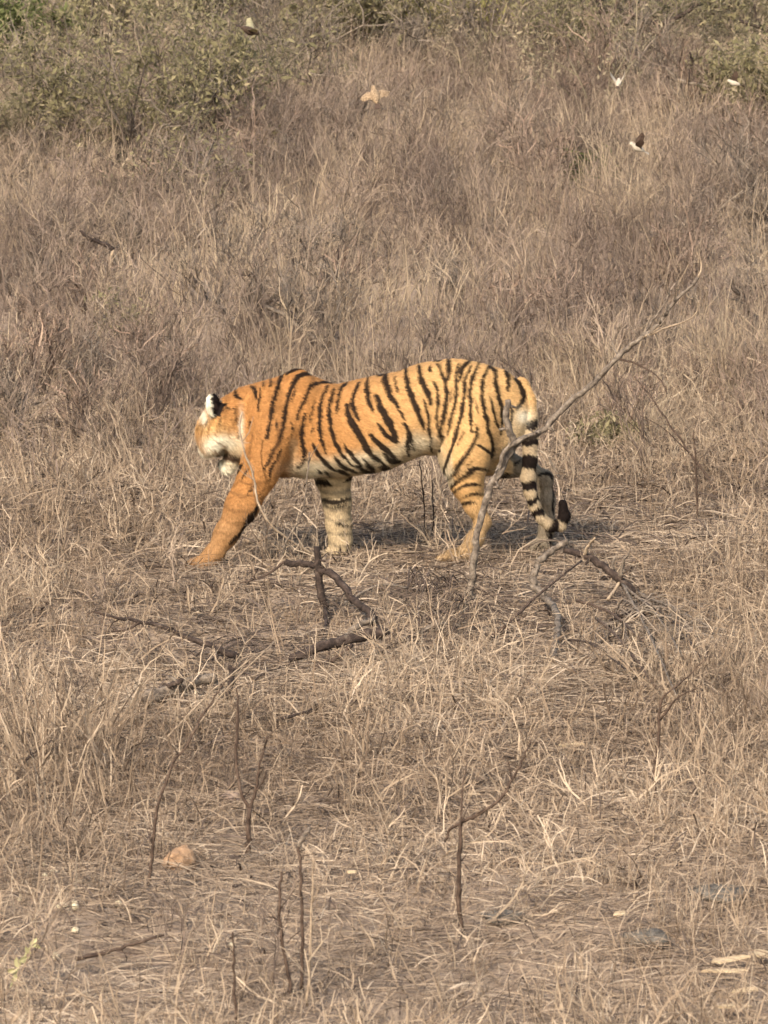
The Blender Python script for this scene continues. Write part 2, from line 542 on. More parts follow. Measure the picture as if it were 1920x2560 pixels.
NV = 6
C_short = proto_col('short_proto', [make_tuft(30 + i, 15, 0.12, 0.05, 0.24, 0.45, 0.0070, 0.42, M['straw']) for i in range(NV)])
C_stub = proto_col('stubble_proto', [make_tuft(40 + i, 14, 0.13, 0.03, 0.15, 0.25, 0.0060, 0.25, M['straw']) for i in range(NV)])
C_stalk = proto_col('stalk_proto', [make_tuft(50 + i, 5, 0.16, 0.16, 0.44, 0.18, 0.0058, 0.18, M['straw']) for i in range(NV)])
C_tall = proto_col('tall_proto', [make_tuft(70 + i, 15, 0.17, 0.20, 0.62, 0.20, 0.0115, 0.22, M['tall']) for i in range(NV)])
C_weed = proto_col('weed_proto', [make_weed(90 + i, 0.50, 4, 0.40, 0.0065, M['weed'], 3, 3) for i in range(NV)])
C_tan = proto_col('tan_weed_proto', [make_weed(130 + i, 0.40, 4, 0.55, 0.0060, M['tall'], 3, 3) for i in range(NV)])
C_lowtan = proto_col('low_weed_proto', [make_weed(150 + i, 0.28, 4, 1.3, 0.0045, M['straw'], 2, 3) for i in range(NV)])
C_scrub = proto_col('scrub_proto', [make_scrub(110 + i, 0.80, 5, 0.9, 0.007, M['scrub_field'], 7, 0.0165) for i in range(NV)])

def field(rng, n, y0, y1, margin=1.7):
    y = np.sqrt(rng.uniform(0, 1, n * 3) * (y1 ** 2 - y0 ** 2) + y0 ** 2)     # more area further away
    half = 0.5 * 1920 / FPX * y * 1.12 + margin
    x = rng.uniform(-1, 1, n * 3) * (0.5 * 1920 / FPX * y1 * 1.12 + margin)
    k = np.abs(x) < half
    return x[k][:n], y[k][:n]

def pnoise(x, y, s, ph):
    return (np.sin(s * x + 1.3 * ph) * np.cos(s * 0.8 * y + ph) + 0.6 * np.sin(s * 1.9 * x - s * 1.1 * y + 2.1 * ph) + 0.5 * np.cos(s * 3.1 * y + s * 2.3 * x + ph)) / 2.1

def to_px(x, y, z):
    d = np.stack([x, y, z - CAM_H], -1)
    w = d @ CF
    return 960 + FPX * d[..., 0] / w, 1280 - FPX * (d @ CU) / w

def rots(rng, n, tilt):
    return np.stack([rng.normal(0, tilt, n), rng.normal(0, tilt, n), rng.uniform(0, 2 * math.pi, n)], 1)

def blob(px, py, cx, cy, rx, ry):
    return np.exp(-(((px - cx) / rx) ** 2 + ((py - cy) / ry) ** 2))

def clearing(px, py):
    """where the photograph shows low cover: round the tiger's feet and the fallen wood"""
    return np.clip(blob(px, py, 930, 1430, 560, 105) + 0.9 * blob(px, py, 1480, 1330, 330, 80) + 0.95 * blob(px, py, 850, 1640, 270, 150) + blob(px, py, 1470, 1560, 260, 190) + 0.8 * blob(px, py, 1480, 1720, 200, 110)
                   + 0.95 * blob(px, py, 430, 1690, 300, 140) + 0.75 * blob(px, py, 420, 2330, 520, 230) + 0.65 * blob(px, py, 1250, 2250, 560, 280) + 0.8 * blob(px, py, 640, 2100, 230, 200) + 0.6 * blob(px, py, 900, 2500, 900, 160), 0, 1)

# matted straw lying on the ground
scatter_litter('twig_litter', 22000, 11.8, 27, M['weed'], 'dark brown broken twigs strewn through the straw', 21, (0.005, 0.012), 'twigs')
scatter_litter('straw_litter', 100000, 11.8, 29, M['litter'], 'matted dry straw lying over the soil around the tiger', 1)

scatter_litter('fine_straw', 60000, 11.8, 19.5, M['litter'], 'fine broken straw over the nearest ground', 31, (0.003, 0.0075))

# short tufts
rng = np.random.default_rng(2)
x, y = field(rng, 7600, 11.8, 30)
z = terr(x, y)
px, py = to_px(x, y, z)
p = 0.55 + 0.5 * pnoise(x, y, 1.6, 0.4)
p *= 1 - 0.8 * clearing(px, py)
k = rng.uniform(0, 1, len(x)) < p
x, y, z, px, py = x[k], y[k], z[k], px[k], py[k]
n = len(x)
s = rng.uniform(0.45, 1.05, n) * (1 - 0.35 * clearing(px, py)) * (1 + 1.1 * blob(px, py, 130, 1960, 260, 190) + 0.8 * blob(px, py, 1800, 1740, 170, 170) + 0.5 * blob(px, py, 1150, 1720, 520, 130))
for fx, fy in [(470, 1452), (500, 1458), (535, 1450), (566, 1440), (600, 1428), (815, 1418), (845, 1424), (880, 1416), (1095, 1420), (1125, 1426), (1160, 1422), (1205, 1410), (1335, 1388), (1368, 1392), (1395, 1384)]:
    q = ground(fx, fy)
    x, y, z = np.append(x, q[0]), np.append(y, q[1]), np.append(z, q[2]); s = np.append(s, rng.uniform(0.5, 0.75)); n += 1
scatter('short_grass', C_short, np.stack([x, y, z], 1), rots(rng, n, 0.12), s[:, None] * np.ones(3), np.clip(rng.normal(0.5, 0.25, n), 0, 1), NV,
        'short dry tan grass tufts in front of and around the tiger', 'grass', rng)

# stubble
rng = np.random.default_rng(22)
x, y = field(rng, 7000, 11.8, 26)
z = terr(x, y)
px, py = to_px(x, y, z)
k = rng.uniform(0, 1, len(x)) < (0.75 + 0.4 * pnoise(x, y, 2.4, 1.4)) * (1 - 0.7 * clearing(px, py))
x, y, z = x[k], y[k], z[k]
n = len(x)
s = rng.uniform(0.6, 1.2, n)
scatter('stubble', C_stub, np.stack([x, y, z], 1), rots(rng, n, 0.12), s[:, None] * np.ones(3), np.clip(rng.normal(0.55, 0.25, n), 0, 1), NV,
        'fine upright pale stubble over the foreground soil', 'stubble', rng)

# loose upright stalks
rng = np.random.default_rng(3)
x, y = field(rng, 2100, 11.8, 29)
z = terr(x, y)
px, py = to_px(x, y, z)
p = 0.5 + 0.5 * pnoise(x, y, 1.2, 2.2) + 0.7 * blob(px, py, 130, 2000, 260, 190) + 0.6 * blob(px, py, 1790, 1720, 200, 160)
p *= 1 - 0.97 * clearing(px, py)
k = rng.uniform(0, 1, len(x)) < p
x, y, z, px, py = x[k], y[k], z[k], px[k], py[k]
n = len(x)
s = rng.uniform(0.6, 1.2, n) * (1 + 0.5 * blob(px, py, 130, 2000, 260, 190))
scatter('dry_stalks', C_stalk, np.stack([x, y, z], 1), rots(rng, n, 0.10), s[:, None] * np.ones(3), np.clip(rng.normal(0.55, 0.25, n), 0, 1), NV,
        'thin upright straw stalks rising above the foreground litter', 'stalks', rng)

def clump(x, y, ph):
    return 0.9 * pnoise(x, y * 0.45, 1.5, ph) + 0.5 * pnoise(x, y * 0.5, 3.7, ph + 1)

# tall grass on the slope behind
rng = np.random.default_rng(4)
x, y = field(rng, 9000, 23.2, 75)
z = terr(x, y)
px, py = to_px(x, y, z)
edge = 25.2 + 0.9 * pnoise(x, y, 1.0, 0.9) - 1.2 * blob(px, py, 100, 1150, 300, 300)
p = 1 / (1 + np.exp(-(y - edge) * 1.6))
p *= 0.75 + 0.45 * pnoise(x, y, 1.1, 3.0)
def scrubzone(px, py):
    lim = np.interp(px, [-400, 0, 500, 700, 900, 1300, 1920, 2400], [430, 430, 410, 310, 230, 230, 260, 280])
    return 1 / (1 + np.exp((py - lim) / 60))
p *= 1 - 0.62 * scrubzone(px, py)
k = rng.uniform(0, 1, len(x)) < p
x, y, z = x[k], y[k], z[k]
n = len(x)
s = rng.uniform(0.65, 1.25, n) * np.clip((y - 22.5) / 5.5, 0.4, 1.0)
scatter('tall_grass', C_tall, np.stack([x, y, z], 1), rots(rng, n, 0.10), s[:, None] * np.ones(3), np.clip(0.50 + 0.42 * clump(x, y, 2.0) + rng.normal(0, 0.15, n), 0, 1), NV,
        'tall dry tan grass covering the slope behind the tiger', 'grass', rng)

# brown and mauve wiry weeds
rng = np.random.default_rng(5)
x, y = field(rng, 7500, 13, 62)
z = terr(x, y)
px, py = to_px(x, y, z)
p = 0.32 - 0.55 * clump(x, y, 2.0)
p = p * (0.10 + 0.9 / (1 + np.exp(-(y - 25) * 1.3)))
p += 0.28 * blob(px, py, 120, 1000, 260, 300) + 0.25 * blob(px, py, 100, 1980, 220, 150)
p += 0.55 * blob(px, py, 900, 480, 700, 120)
p *= 1 - 0.2 * scrubzone(px, py)
p *= 1 - 0.95 * blob(px, py, 930, 1380, 560, 130)
k = rng.uniform(0, 1, len(x)) < p
x, y, z = x[k], y[k], z[k]
n = len(x)
s = rng.uniform(0.6, 1.25, n) * np.where(y < 22, 0.55, 1.0)
scatter('dry_weeds', C_weed, np.stack([x, y, z], 1), rots(rng, n, 0.08), s[:, None] * np.ones(3), np.clip(rng.normal(0.5, 0.25, n), 0, 1), NV,
        'brown and mauve wiry dead weeds among the tall grass', 'weeds', rng)

# grey-green leafy undergrowth further up
rng = np.random.default_rng(6)
x, y = field(rng, 4200, 30, 85)
z = terr(x, y)
px, py = to_px(x, y, z)
p = 0.68 * scrubzone(px, py) + 0.02
p *= 0.6 + 0.9 * clump(x, y, 6.0)
k = rng.uniform(0, 1, len(x)) < p
x, y, z = x[k], y[k], z[k]
n = len(x)
s = rng.uniform(0.7, 1.4, n)
scatter('undergrowth', C_scrub, np.stack([x, y, z], 1), rots(rng, n, 0.08), s[:, None] * np.ones(3), np.clip(rng.normal(0.5, 0.25, n), 0, 1), NV,
        'grey-green leafy undergrowth at the top of the slope', 'undergrowth', rng)

# tan branching weeds tangled through the tall grass
rng = np.random.default_rng(7)
x, y = field(rng, 8000, 23.0, 62)
z = terr(x, y)
px, py = to_px(x, y, z)
p = (0.55 + 0.45 * pnoise(x, y, 1.3, 7.0)) / (1 + np.exp(-(y - 24.6) * 1.8)) * (1 + 0.0 * px)
k = rng.uniform(0, 1, len(x)) < p
x, y, z = x[k], y[k], z[k]
n = len(x)
s = rng.uniform(0.6, 1.2, n) * np.clip((y - 22) / 4.5, 0.4, 1.0)
scatter('tangled_weeds', C_tan, np.stack([x, y, z], 1), rots(rng, n, 0.2), s[:, None] * np.ones(3), np.clip(0.55 + 0.42 * clump(x, y, 2.0) + rng.normal(0, 0.16, n), 0, 1), NV,
        'tan branching weeds tangled through the tall grass', 'weeds', rng)

# low curled weeds in the foreground litter
rng = np.random.default_rng(17)
x, y = field(rng, 2700, 11.8, 27)
z = terr(x, y)
px, py = to_px(x, y, z)
p = (0.6 + 0.4 * pnoise(x, y, 2.0, 3.3)) * (1 - 0.85 * clearing(px, py))
k = rng.uniform(0, 1, len(x)) < p
x, y, z = x[k], y[k], z[k]
n = len(x)
s = rng.uniform(0.5, 1.2, n)
scatter('low_weeds', C_lowtan, np.stack([x, y, z], 1), rots(rng, n, 0.3), s[:, None] * np.ones(3), np.clip(rng.normal(0.5, 0.28, n), 0, 1), NV,
        'low curled dry weeds among the foreground straw', 'weeds', rng)
# ------------------------------------------------------------------ tiger
TX0, TY0, YAW = 0.0, 22.2, R(12)
ca, sa = math.cos(YAW), math.sin(YAW)
TZ0 = float(terr(TX0, TY0))

def loc(px, py, lat=0.0):
    """pixel of the photograph -> tiger frame (along, across, up) on the plane lat metres behind its mid plane"""
    d = ray(px, py)
    nrm = np.array([-sa, ca])
    p0 = np.array([TX0, TY0]) + lat * nrm
    t = (p0 @ nrm) / (d[:2] @ nrm)
    p = CC + d * t
    return np.array([(p[0] - TX0) * ca + (p[1] - TY0) * sa, lat, p[2] - TZ0])

VOX = 0.0085
GLO = np.array([-1.08, -0.36, -0.06]); GHI = np.array([1.06, 0.46, 1.16])
dims = np.ceil((GHI - GLO) / VOX).astype(int) + 1
AX = [GLO[i] + VOX * np.arange(dims[i]) for i in range(3)]
FLD = np.full(dims, 0.5, np.float32)

def box_slice(lo, hi, pad):
    sl = []
    for i in range(3):
        a = int(np.clip((lo[i] - pad - GLO[i]) / VOX, 0, dims[i] - 1)); b = int(np.clip((hi[i] + pad - GLO[i]) / VOX + 2, 1, dims[i]))
        sl.append(slice(a, b))
    return tuple(sl)

def grid(sl):
    return np.meshgrid(AX[0][sl[0]], AX[1][sl[1]], AX[2][sl[2]], indexing='ij', sparse=True)

def smin_into(sl, d, k):
    a = FLD[sl]
    h = np.clip(0.5 + 0.5 * (a - d) / k, 0, 1)
    FLD[sl] = a + (d - a) * h - k * h * (1 - h)

def rcone(p, q, r0, r1, k=0.03):
    p, q = np.asarray(p), np.asarray(q)
    r = max(r0, r1)
    sl = box_slice(np.minimum(p, q) - r, np.maximum(p, q) + r, 0.10)
    X, Y, Z = grid(sl)
    ab = q - p
    t = np.clip(((X - p[0]) * ab[0] + (Y - p[1]) * ab[1] + (Z - p[2]) * ab[2]) / (ab @ ab), 0, 1)
    d = np.sqrt((X - p[0] - t * ab[0]) ** 2 + (Y - p[1] - t * ab[1]) ** 2 + (Z - p[2] - t * ab[2]) ** 2) - (r0 + (r1 - r0) * t)
    smin_into(sl, d, k)

def chain(pts, k=0.03):
    for (a, ra), (b, rb) in zip(pts[:-1], pts[1:]):
        rcone(a, b, ra, rb, k)

def ellip(c, rad, rot=None, k=0.03):
    c = np.asarray(c); rad = np.asarray(rad, float)
    sl = box_slice(c - rad.max(), c + rad.max(), 0.10)
    X, Y, Z = grid(sl)
    X, Y, Z = X - c[0], Y - c[1], Z - c[2]
    if rot is None: U, V, W = X, Y, Z
    else:
        rot = np.asarray(rot)            # rows are the ellipsoid's axes
        U = X * rot[0][0] + Y * rot[0][1] + Z * rot[0][2]
        V = X * rot[1][0] + Y * rot[1][1] + Z * rot[1][2]
        W = X * rot[2][0] + Y * rot[2][1] + Z * rot[2][2]
    q = np.sqrt((U / rad[0]) ** 2 + (V / rad[1]) ** 2 + (W / rad[2]) ** 2)
    q2 = np.sqrt((U / rad[0] ** 2) ** 2 + (V / rad[1] ** 2) ** 2 + (W / rad[2] ** 2) ** 2) + 1e-6
    smin_into(sl, q * (q - 1) / q2, k)

# torso and neck: top line, belly line and half width at stations read along the body
ST = np.array([
    (548, 1022, 1100, 0.055), (575, 985, 1135, 0.098), (610, 966, 1165, 0.122), (650, 955, 1184, 0.142),
    (690, 945, 1190, 0.160), (720, 934, 1192, 0.168), (750, 928, 1192, 0.172), (780, 934, 1191, 0.176), (805, 950, 1191, 0.180),
    (838, 962, 1191, 0.186), (872, 956, 1187, 0.192), (913, 946, 1181, 0.198), (960, 937, 1176, 0.202),
    (1008, 925, 1150, 0.196), (1051, 912, 1136, 0.188), (1085, 902, 1136, 0.182), (1122, 897, 1142, 0.178),
    (1170, 901, 1150, 0.172), (1217, 912, 1150, 0.160), (1264, 928, 1136, 0.140), (1291, 946, 1115, 0.115), (1312, 975, 1085, 0.08), (1326, 1006, 1050, 0.035)])
tp = np.array([loc(a, b) for a, b, c, d in ST]); bt = np.array([loc(a, c) for a, b, c, d in ST])
sx = (tp[:, 0] + bt[:, 0]) / 2
def torso():
    sl = box_slice(np.array([sx[0] - 0.05, -0.22, 0.3]), np.array([sx[-1] + 0.05, 0.22, 1.1]), 0.06)
    X, Y, Z = grid(sl)
    xs = X.ravel()
    top = np.interp(xs, sx, tp[:, 2]); bot = np.interp(xs, sx, bt[:, 2]); hw = np.interp(xs, sx, ST[:, 3])
    ker = np.ones(9) / 9
    sm = lambda a: np.convolve(np.pad(a, 4, mode='edge'), ker, 'valid')
    top, bot, hw = sm(top), sm(bot), sm(hw)
    cz = (top * 0.5 + bot * 0.5)[:, None, None]; hh = ((top - bot) / 2)[:, None, None]; hw = hw[:, None, None]
    zz = (Z - cz) / hh
    w = hw * (1 - 0.10 * zz)                       # a little fuller low down
    q = (np.abs(Y / w) ** 2.2 + np.abs(zz) ** 2.2) ** (1 / 2.2)
    d = (q - 1) * np.minimum(hh, hw)
    ends = np.maximum(sx[0] - X, X - sx[-1])
    smin_into(sl, np.maximum(d, ends), 0.01)
torso()
Lc = loc
# shoulders and blades
ellip(Lc(672, 1060, -0.105), (0.105, 0.085, 0.215), k=0.05)
ellip(Lc(745, 1010, -0.085), (0.085, 0.070, 0.15), k=0.05)
ellip(Lc(742, 985, -0.045), (0.080, 0.050, 0.128), k=0.03)
ellip(Lc(790, 1070, 0.10), (0.10, 0.08, 0.20), k=0.05)
# near fore leg reaching forward
chain([(Lc(690, 1080, -0.115), 0.105), (Lc(646, 1180, -0.130), 0.090), (Lc(604, 1268, -0.135), 0.078), (Lc(566, 1335, -0.138), 0.055),
       (Lc(535, 1384, -0.140), 0.042), (Lc(514, 1404, -0.140), 0.044)], 0.04)
ellip(Lc(497, 1412, -0.142), (0.070, 0.050, 0.034), k=0.025)
for q in (-0.036, -0.012, 0.012, 0.036):
    rcone(Lc(490, 1412, -0.142 + q), Lc(470, 1420, -0.142 + q * 1.15), 0.020, 0.016, 0.012)
# far fore leg standing
chain([(Lc(805, 1100, 0.11), 0.10), (Lc(832, 1190, 0.12), 0.084), (Lc(842, 1250, 0.12), 0.069), (Lc(847, 1310, 0.12), 0.059),
       (Lc(852, 1350, 0.12), 0.053), (Lc(848, 1380, 0.12), 0.050)], 0.04)
ellip(Lc(838, 1387, 0.12), (0.072, 0.054, 0.036), k=0.025)
for q in (-0.036, -0.012, 0.012, 0.036):
    rcone(Lc(828, 1388, 0.12 + q), Lc(810, 1394, 0.12 + q * 1.15), 0.021, 0.017, 0.012)
# near hind leg
ellip(Lc(1180, 1050, -0.095), (0.165, 0.085, 0.23), k=0.05)
chain([(Lc(1190, 1030, -0.105), 0.125), (Lc(1160, 1145, -0.125), 0.118), (Lc(1166, 1205, -0.13), 0.080), (Lc(1184, 1258, -0.13), 0.050),
       (Lc(1208, 1305, -0.13), 0.036), (Lc(1190, 1345, -0.13), 0.036), (Lc(1166, 1378, -0.13), 0.040)], 0.04)
ellip(Lc(1140, 1388, -0.13), (0.080, 0.050, 0.032), k=0.025)
for q in (-0.034, -0.011, 0.011, 0.034):
    rcone(Lc(1122, 1390, -0.13 + q), Lc(1098, 1396, -0.13 + q * 1.15), 0.020, 0.016, 0.012)
# far hind leg pushing off behind
chain([(Lc(1205, 1040, 0.10), 0.12), (Lc(1200, 1135, 0.125), 0.105), (Lc(1262, 1160, 0.13), 0.066), (Lc(1320, 1170, 0.13), 0.042), (Lc(1362, 1196, 0.135), 0.036),
       (Lc(1368, 1250, 0.135), 0.037), (Lc(1368, 1320, 0.14), 0.038), (Lc(1362, 1352, 0.14), 0.042)], 0.035)
ellip(Lc(1350, 1364, 0.14), (0.072, 0.050, 0.032), k=0.025)
for q in (-0.034, -0.011, 0.011, 0.034):
    rcone(Lc(1342, 1366, 0.14 + q), Lc(1324, 1372, 0.14 + q * 1.15), 0.020, 0.016, 0.012)
# tail
TAIL = [((1302, 962), .040, 0), ((1318, 1000), .040, -.02), ((1324, 1045), .038, -.05), ((1324, 1100), .037, -.07), ((1325, 1150), .036, -.08), ((1321, 1195), .036, -.085),
        ((1325, 1230), .033, -.09), ((1336, 1264), .031, -.09), ((1352, 1294), .029, -.09), ((1376, 1314), .029, -.09), ((1402, 1314), .030, -.09),
        ((1412, 1290), .030, -.09), ((1407, 1258), .020, -.09)]
tailp = [(Lc(a[0], a[1], l), r) for a, r, l in TAIL]
chain(tailp, 0.014)
# head, lowered and turned away from the camera
hf = np.array([-0.27, 0.76, -0.58]); hf /= np.linalg.norm(hf)
hr = np.cross(hf, [0, 0, 1]); hr /= np.linalg.norm(hr)
hu = np.cross(hr, hf)
HM = np.array([hf, hr, hu])
HC = Lc(562, 1060, 0.035)
def hp(f, r, u): return HC + hf * f + hr * r + hu * u
ellip(HC, (0.150, 0.126, 0.118), HM, 0.045)
ellip(hp(0.10, 0, 0.03), (0.10, 0.085, 0.07), HM, 0.03)
for s in (-1, 1):
    ellip(hp(0.045, s * 0.088, -0.045), (0.085, 0.060, 0.092), HM, 0.035)          # cheek ruff
    ellip(hp(0.185, s * 0.034, -0.035), (0.058, 0.042, 0.046), HM, 0.02)           # whisker pad
    ellip(hp(0.115, s * 0.050, 0.060), (0.035, 0.032, 0.020), HM, 0.02)            # brow
rcone(hp(0.10, 0, 0.04), hp(0.205, 0, 0.012), 0.045, 0.028, 0.02)                  # nose bridge
rcone(Lc(606, 1108, 0.02), Lc(580, 1150, 0.03), 0.080, 0.042, 0.02)               # lower jaw, mouth a little open
rcone(Lc(580, 1150, 0.03), Lc(567, 1172, 0.04), 0.040, 0.026, 0.015)
rcone(Lc(567, 1172, 0.04), Lc(556, 1160, 0.13), 0.026, 0.024, 0.015)
EARS = []
for c, ax_, nn in ((Lc(533, 1014, -0.058), (-0.14, 0.0, 1.0), (-0.52, 0.85, 0.0)), (Lc(566, 1022, 0.165), (-0.05, 0.25, 1.0), (-0.3, 0.9, 0.0))):
    ax_ = np.array(ax_); ax_ /= np.linalg.norm(ax_)
    nn = np.array(nn); nn -= ax_ * (nn @ ax_); nn /= np.linalg.norm(nn)
    ww = np.cross(ax_, nn)
    ellip(c, (0.064, 0.047, 0.019), np.array([ax_, ww, nn]), 0.012)
    EARS.append((c, ax_, ww, nn))

def surface_nets(F):
    S = F < 0
    nx, ny, nz = F.shape
    cs = np.zeros((nx - 1, ny - 1, nz - 1), np.int8)
    cor = [(i, j, k) for i in (0, 1) for j in (0, 1) for k in (0, 1)]
    for i, j, k in cor:
        cs += S[i:nx - 1 + i, j:ny - 1 + j, k:nz - 1 + k]
    act = np.argwhere((cs > 0) & (cs < 8))
    acc = np.zeros((len(act), 3)); cnt = np.zeros(len(act))
    for a in cor:
        for ax in range(3):
            if a[ax]: continue
            b = list(a); b[ax] = 1
            fa = F[act[:, 0] + a[0], act[:, 1] + a[1], act[:, 2] + a[2]]
            fb = F[act[:, 0] + b[0], act[:, 1] + b[1], act[:, 2] + b[2]]
            m = (fa < 0) != (fb < 0)
            t = np.where(m, fa / np.where(m, fa - fb, 1), 0)
            P = np.tile(np.array(a, float), (len(act), 1)); P[:, ax] += t
            acc[m] += P[m]; cnt[m] += 1
    V = (act + acc / cnt[:, None]) * VOX + GLO
    ids = -np.ones(cs.shape, np.int64)
    ids[act[:, 0], act[:, 1], act[:, 2]] = np.arange(len(act))
    Q = []
    for ax in range(3):
        u, w = (ax + 1) % 3, (ax + 2) % 3
        sl0 = [slice(None)] * 3; sl1 = [slice(None)] * 3
        sl0[ax] = slice(0, -1); sl1[ax] = slice(1, None)
        A, B = S[tuple(sl0)], S[tuple(sl1)]
        e = np.argwhere(A != B)
        e = e[(e[:, u] > 0) & (e[:, w] > 0) & (e[:, u] < F.shape[u] - 1) & (e[:, w] < F.shape[w] - 1)]
        du = np.zeros(3, int); du[u] = 1
        dw = np.zeros(3, int); dw[w] = 1
        g_ = lambda c: ids[c[:, 0], c[:, 1], c[:, 2]]
        q = np.stack([g_(e - du - dw), g_(e - dw), g_(e), g_(e - du)], 1)
        flip = ~A[e[:, 0], e[:, 1], e[:, 2]]
        q[flip] = q[flip][:, ::-1]
        Q.append(q)
    return V, np.vstack(Q)

# muscle relief: slow ripples added to the field
X_, Y_, Z_ = np.meshgrid(*AX, indexing='ij', sparse=True)
FLD += (0.0022 * np.sin(23 * X_ + 9 * Z_ + 1.0) * np.cos(17 * Z_ - 6 * X_) + 0.0012 * np.sin(41 * X_ - 22 * Z_ + 14 * Y_)).astype(np.float32)
FLD += (0.004 * np.exp(-((X_ - Lc(712, 1090)[0] + 0.25 * (Z_ - 0.6)) / 0.022) ** 2) * (Y_ < 0) * np.exp(-((Z_ - 0.62) / 0.2) ** 2)).astype(np.float32)
FLD += (0.003 * np.sin(70 * (X_ + 0.3 * Z_)) * np.exp(-((X_ - Lc(900, 1080)[0]) / 0.16) ** 2 - ((Z_ - 0.62) / 0.14) ** 2)).astype(np.float32)
FLD += (0.004 * np.exp(-((X_ - Lc(1088, 1060)[0] - 0.15 * (Z_ - 0.6)) / 0.025) ** 2) * (Y_ < 0) * np.exp(-((Z_ - 0.6) / 0.16) ** 2)).astype(np.float32)
V, Q = surface_nets(FLD)
tm = bpy.data.meshes.new('tiger_body')
tm.from_pydata(V.tolist(), [], Q.tolist())
tmp = link(bpy.data.objects.new('tmp_body', tm))
sm_ = tmp.modifiers.new('s', 'SMOOTH'); sm_.factor = 0.5; sm_.iterations = 2
tmp.modifiers.new('d', 'SUBSURF').levels = 1
dg = bpy.context.evaluated_depsgraph_get()
body_me = bpy.data.meshes.new_from_object(tmp.evaluated_get(dg))
bpy.data.objects.remove(tmp, do_unlink=True)
body_me.polygons.foreach_set('use_smooth', [True] * len(body_me.polygons))
nv = len(body_me.vertices)
bv = np.empty(nv * 3); body_me.vertices.foreach_get('co', bv); bv = bv.reshape(-1, 3)
bn = np.empty(nv * 3); body_me.vertices.foreach_get('normal', bn); bn = bn.reshape(-1, 3)

# ---- coat: stripes traced along the flank, kept as colours of the body's own vertices
Z1 = lambda L_: [(440 + 0.3376 * u, 860 + 0.3376 * v) for u, v in L_]
Z2 = lambda L_: [(940 + 0.3376 * u, 860 + 0.3376 * v) for u, v in L_]
NEAR = [(Z1(p), w * 0.3376) for p, w in [
    ([(430, 350), (440, 385), (482, 408)], 20), ([(550, 315), (580, 345), (588, 400)], 24), ([(640, 285), (640, 320)], 10), ([(690, 265), (690, 320)], 14),
    ([(800, 190), (765, 265), (728, 370), (703, 480), (692, 560), (680, 640), (660, 700)], 26),
    ([(995, 180), (910, 182), (850, 200), (810, 225)], 20),
    ([(1060, 222), (965, 215), (892, 250), (842, 340), (812, 440), (797, 540), (780, 630), (750, 720), (700, 820), (650, 920)], 28),
    ([(1140, 282), (1040, 285), (985, 310), (950, 400), (910, 480), (890, 560)], 24),
    ([(1110, 310), (1078, 390), (1060, 470), (1055, 560), (1060, 660), (1080, 740), (1102, 805)], 25),
    ([(950, 520), (930, 600), (925, 700), (942, 790), (930, 850), (880, 908)], 28),
    ([(1165, 330), (1130, 440), (1130, 540), (1150, 660), (1190, 760), (1240, 840), (1310, 905)], 26),
    ([(1255, 295), (1212, 330), (1197, 400), (1180, 505)], 22), ([(1345, 290), (1312, 370), (1300, 440), (1320, 510), (1348, 558)], 28),
    ([(1410, 262), (1407, 340), (1420, 420), (1445, 492)], 30), ([(1258, 450), (1275, 540), (1320, 620), (1380, 720), (1430, 810), (1484, 855)], 42),
    ([(1478, 385), (1510, 470), (1560, 560), (1600, 640), (1625, 720)], 46), ([(1488, 585), (1540, 660), (1595, 705), (1640, 722)], 28),
    ([(1425, 665), (1500, 740), (1570, 800), (1625, 880)], 34), ([(1545, 215), (1550, 300), (1580, 380), (1640, 465)], 36), ([(1610, 250), (1622, 300), (1632, 350)], 18),
    ([(1008, 735), (1050, 830), (1110, 890), (1160, 930)], 28), ([(1238, 745), (1300, 830), (1352, 895)], 26), ([(1165, 835), (1220, 900), (1320, 945)], 28),
    ([(1378, 855), (1430, 920), (1450, 950)], 32), ([(1030, 925), (1060, 950)], 22), ([(1500, 870), (1560, 920)], 26),
    ([(492, 885), (428, 985)], 15), ([(542, 915), (488, 995)], 13), ([(572, 1040), (518, 1115)], 13), ([(770, 770), (742, 850), (692, 930), (680, 1010)], 18),
    ([(600, 1195), (548, 1310), (470, 1400), (395, 1475)], 30), ([(560, 1240), (500, 1340)], 18), ([(850, 580), (855, 640), (845, 700)], 10), ([(540, 560), (530, 620)], 12),  # first stroke: dark mark plus painted shade down the near foreleg's back
    ([(420, 470), (435, 540), (430, 590)], 14), ([(360, 470), (400, 485)], 12), ([(320, 540), (310, 600)], 10), ([(225, 560), (215, 620)], 10),
    ([(445, 700), (455, 640)], 8)]]
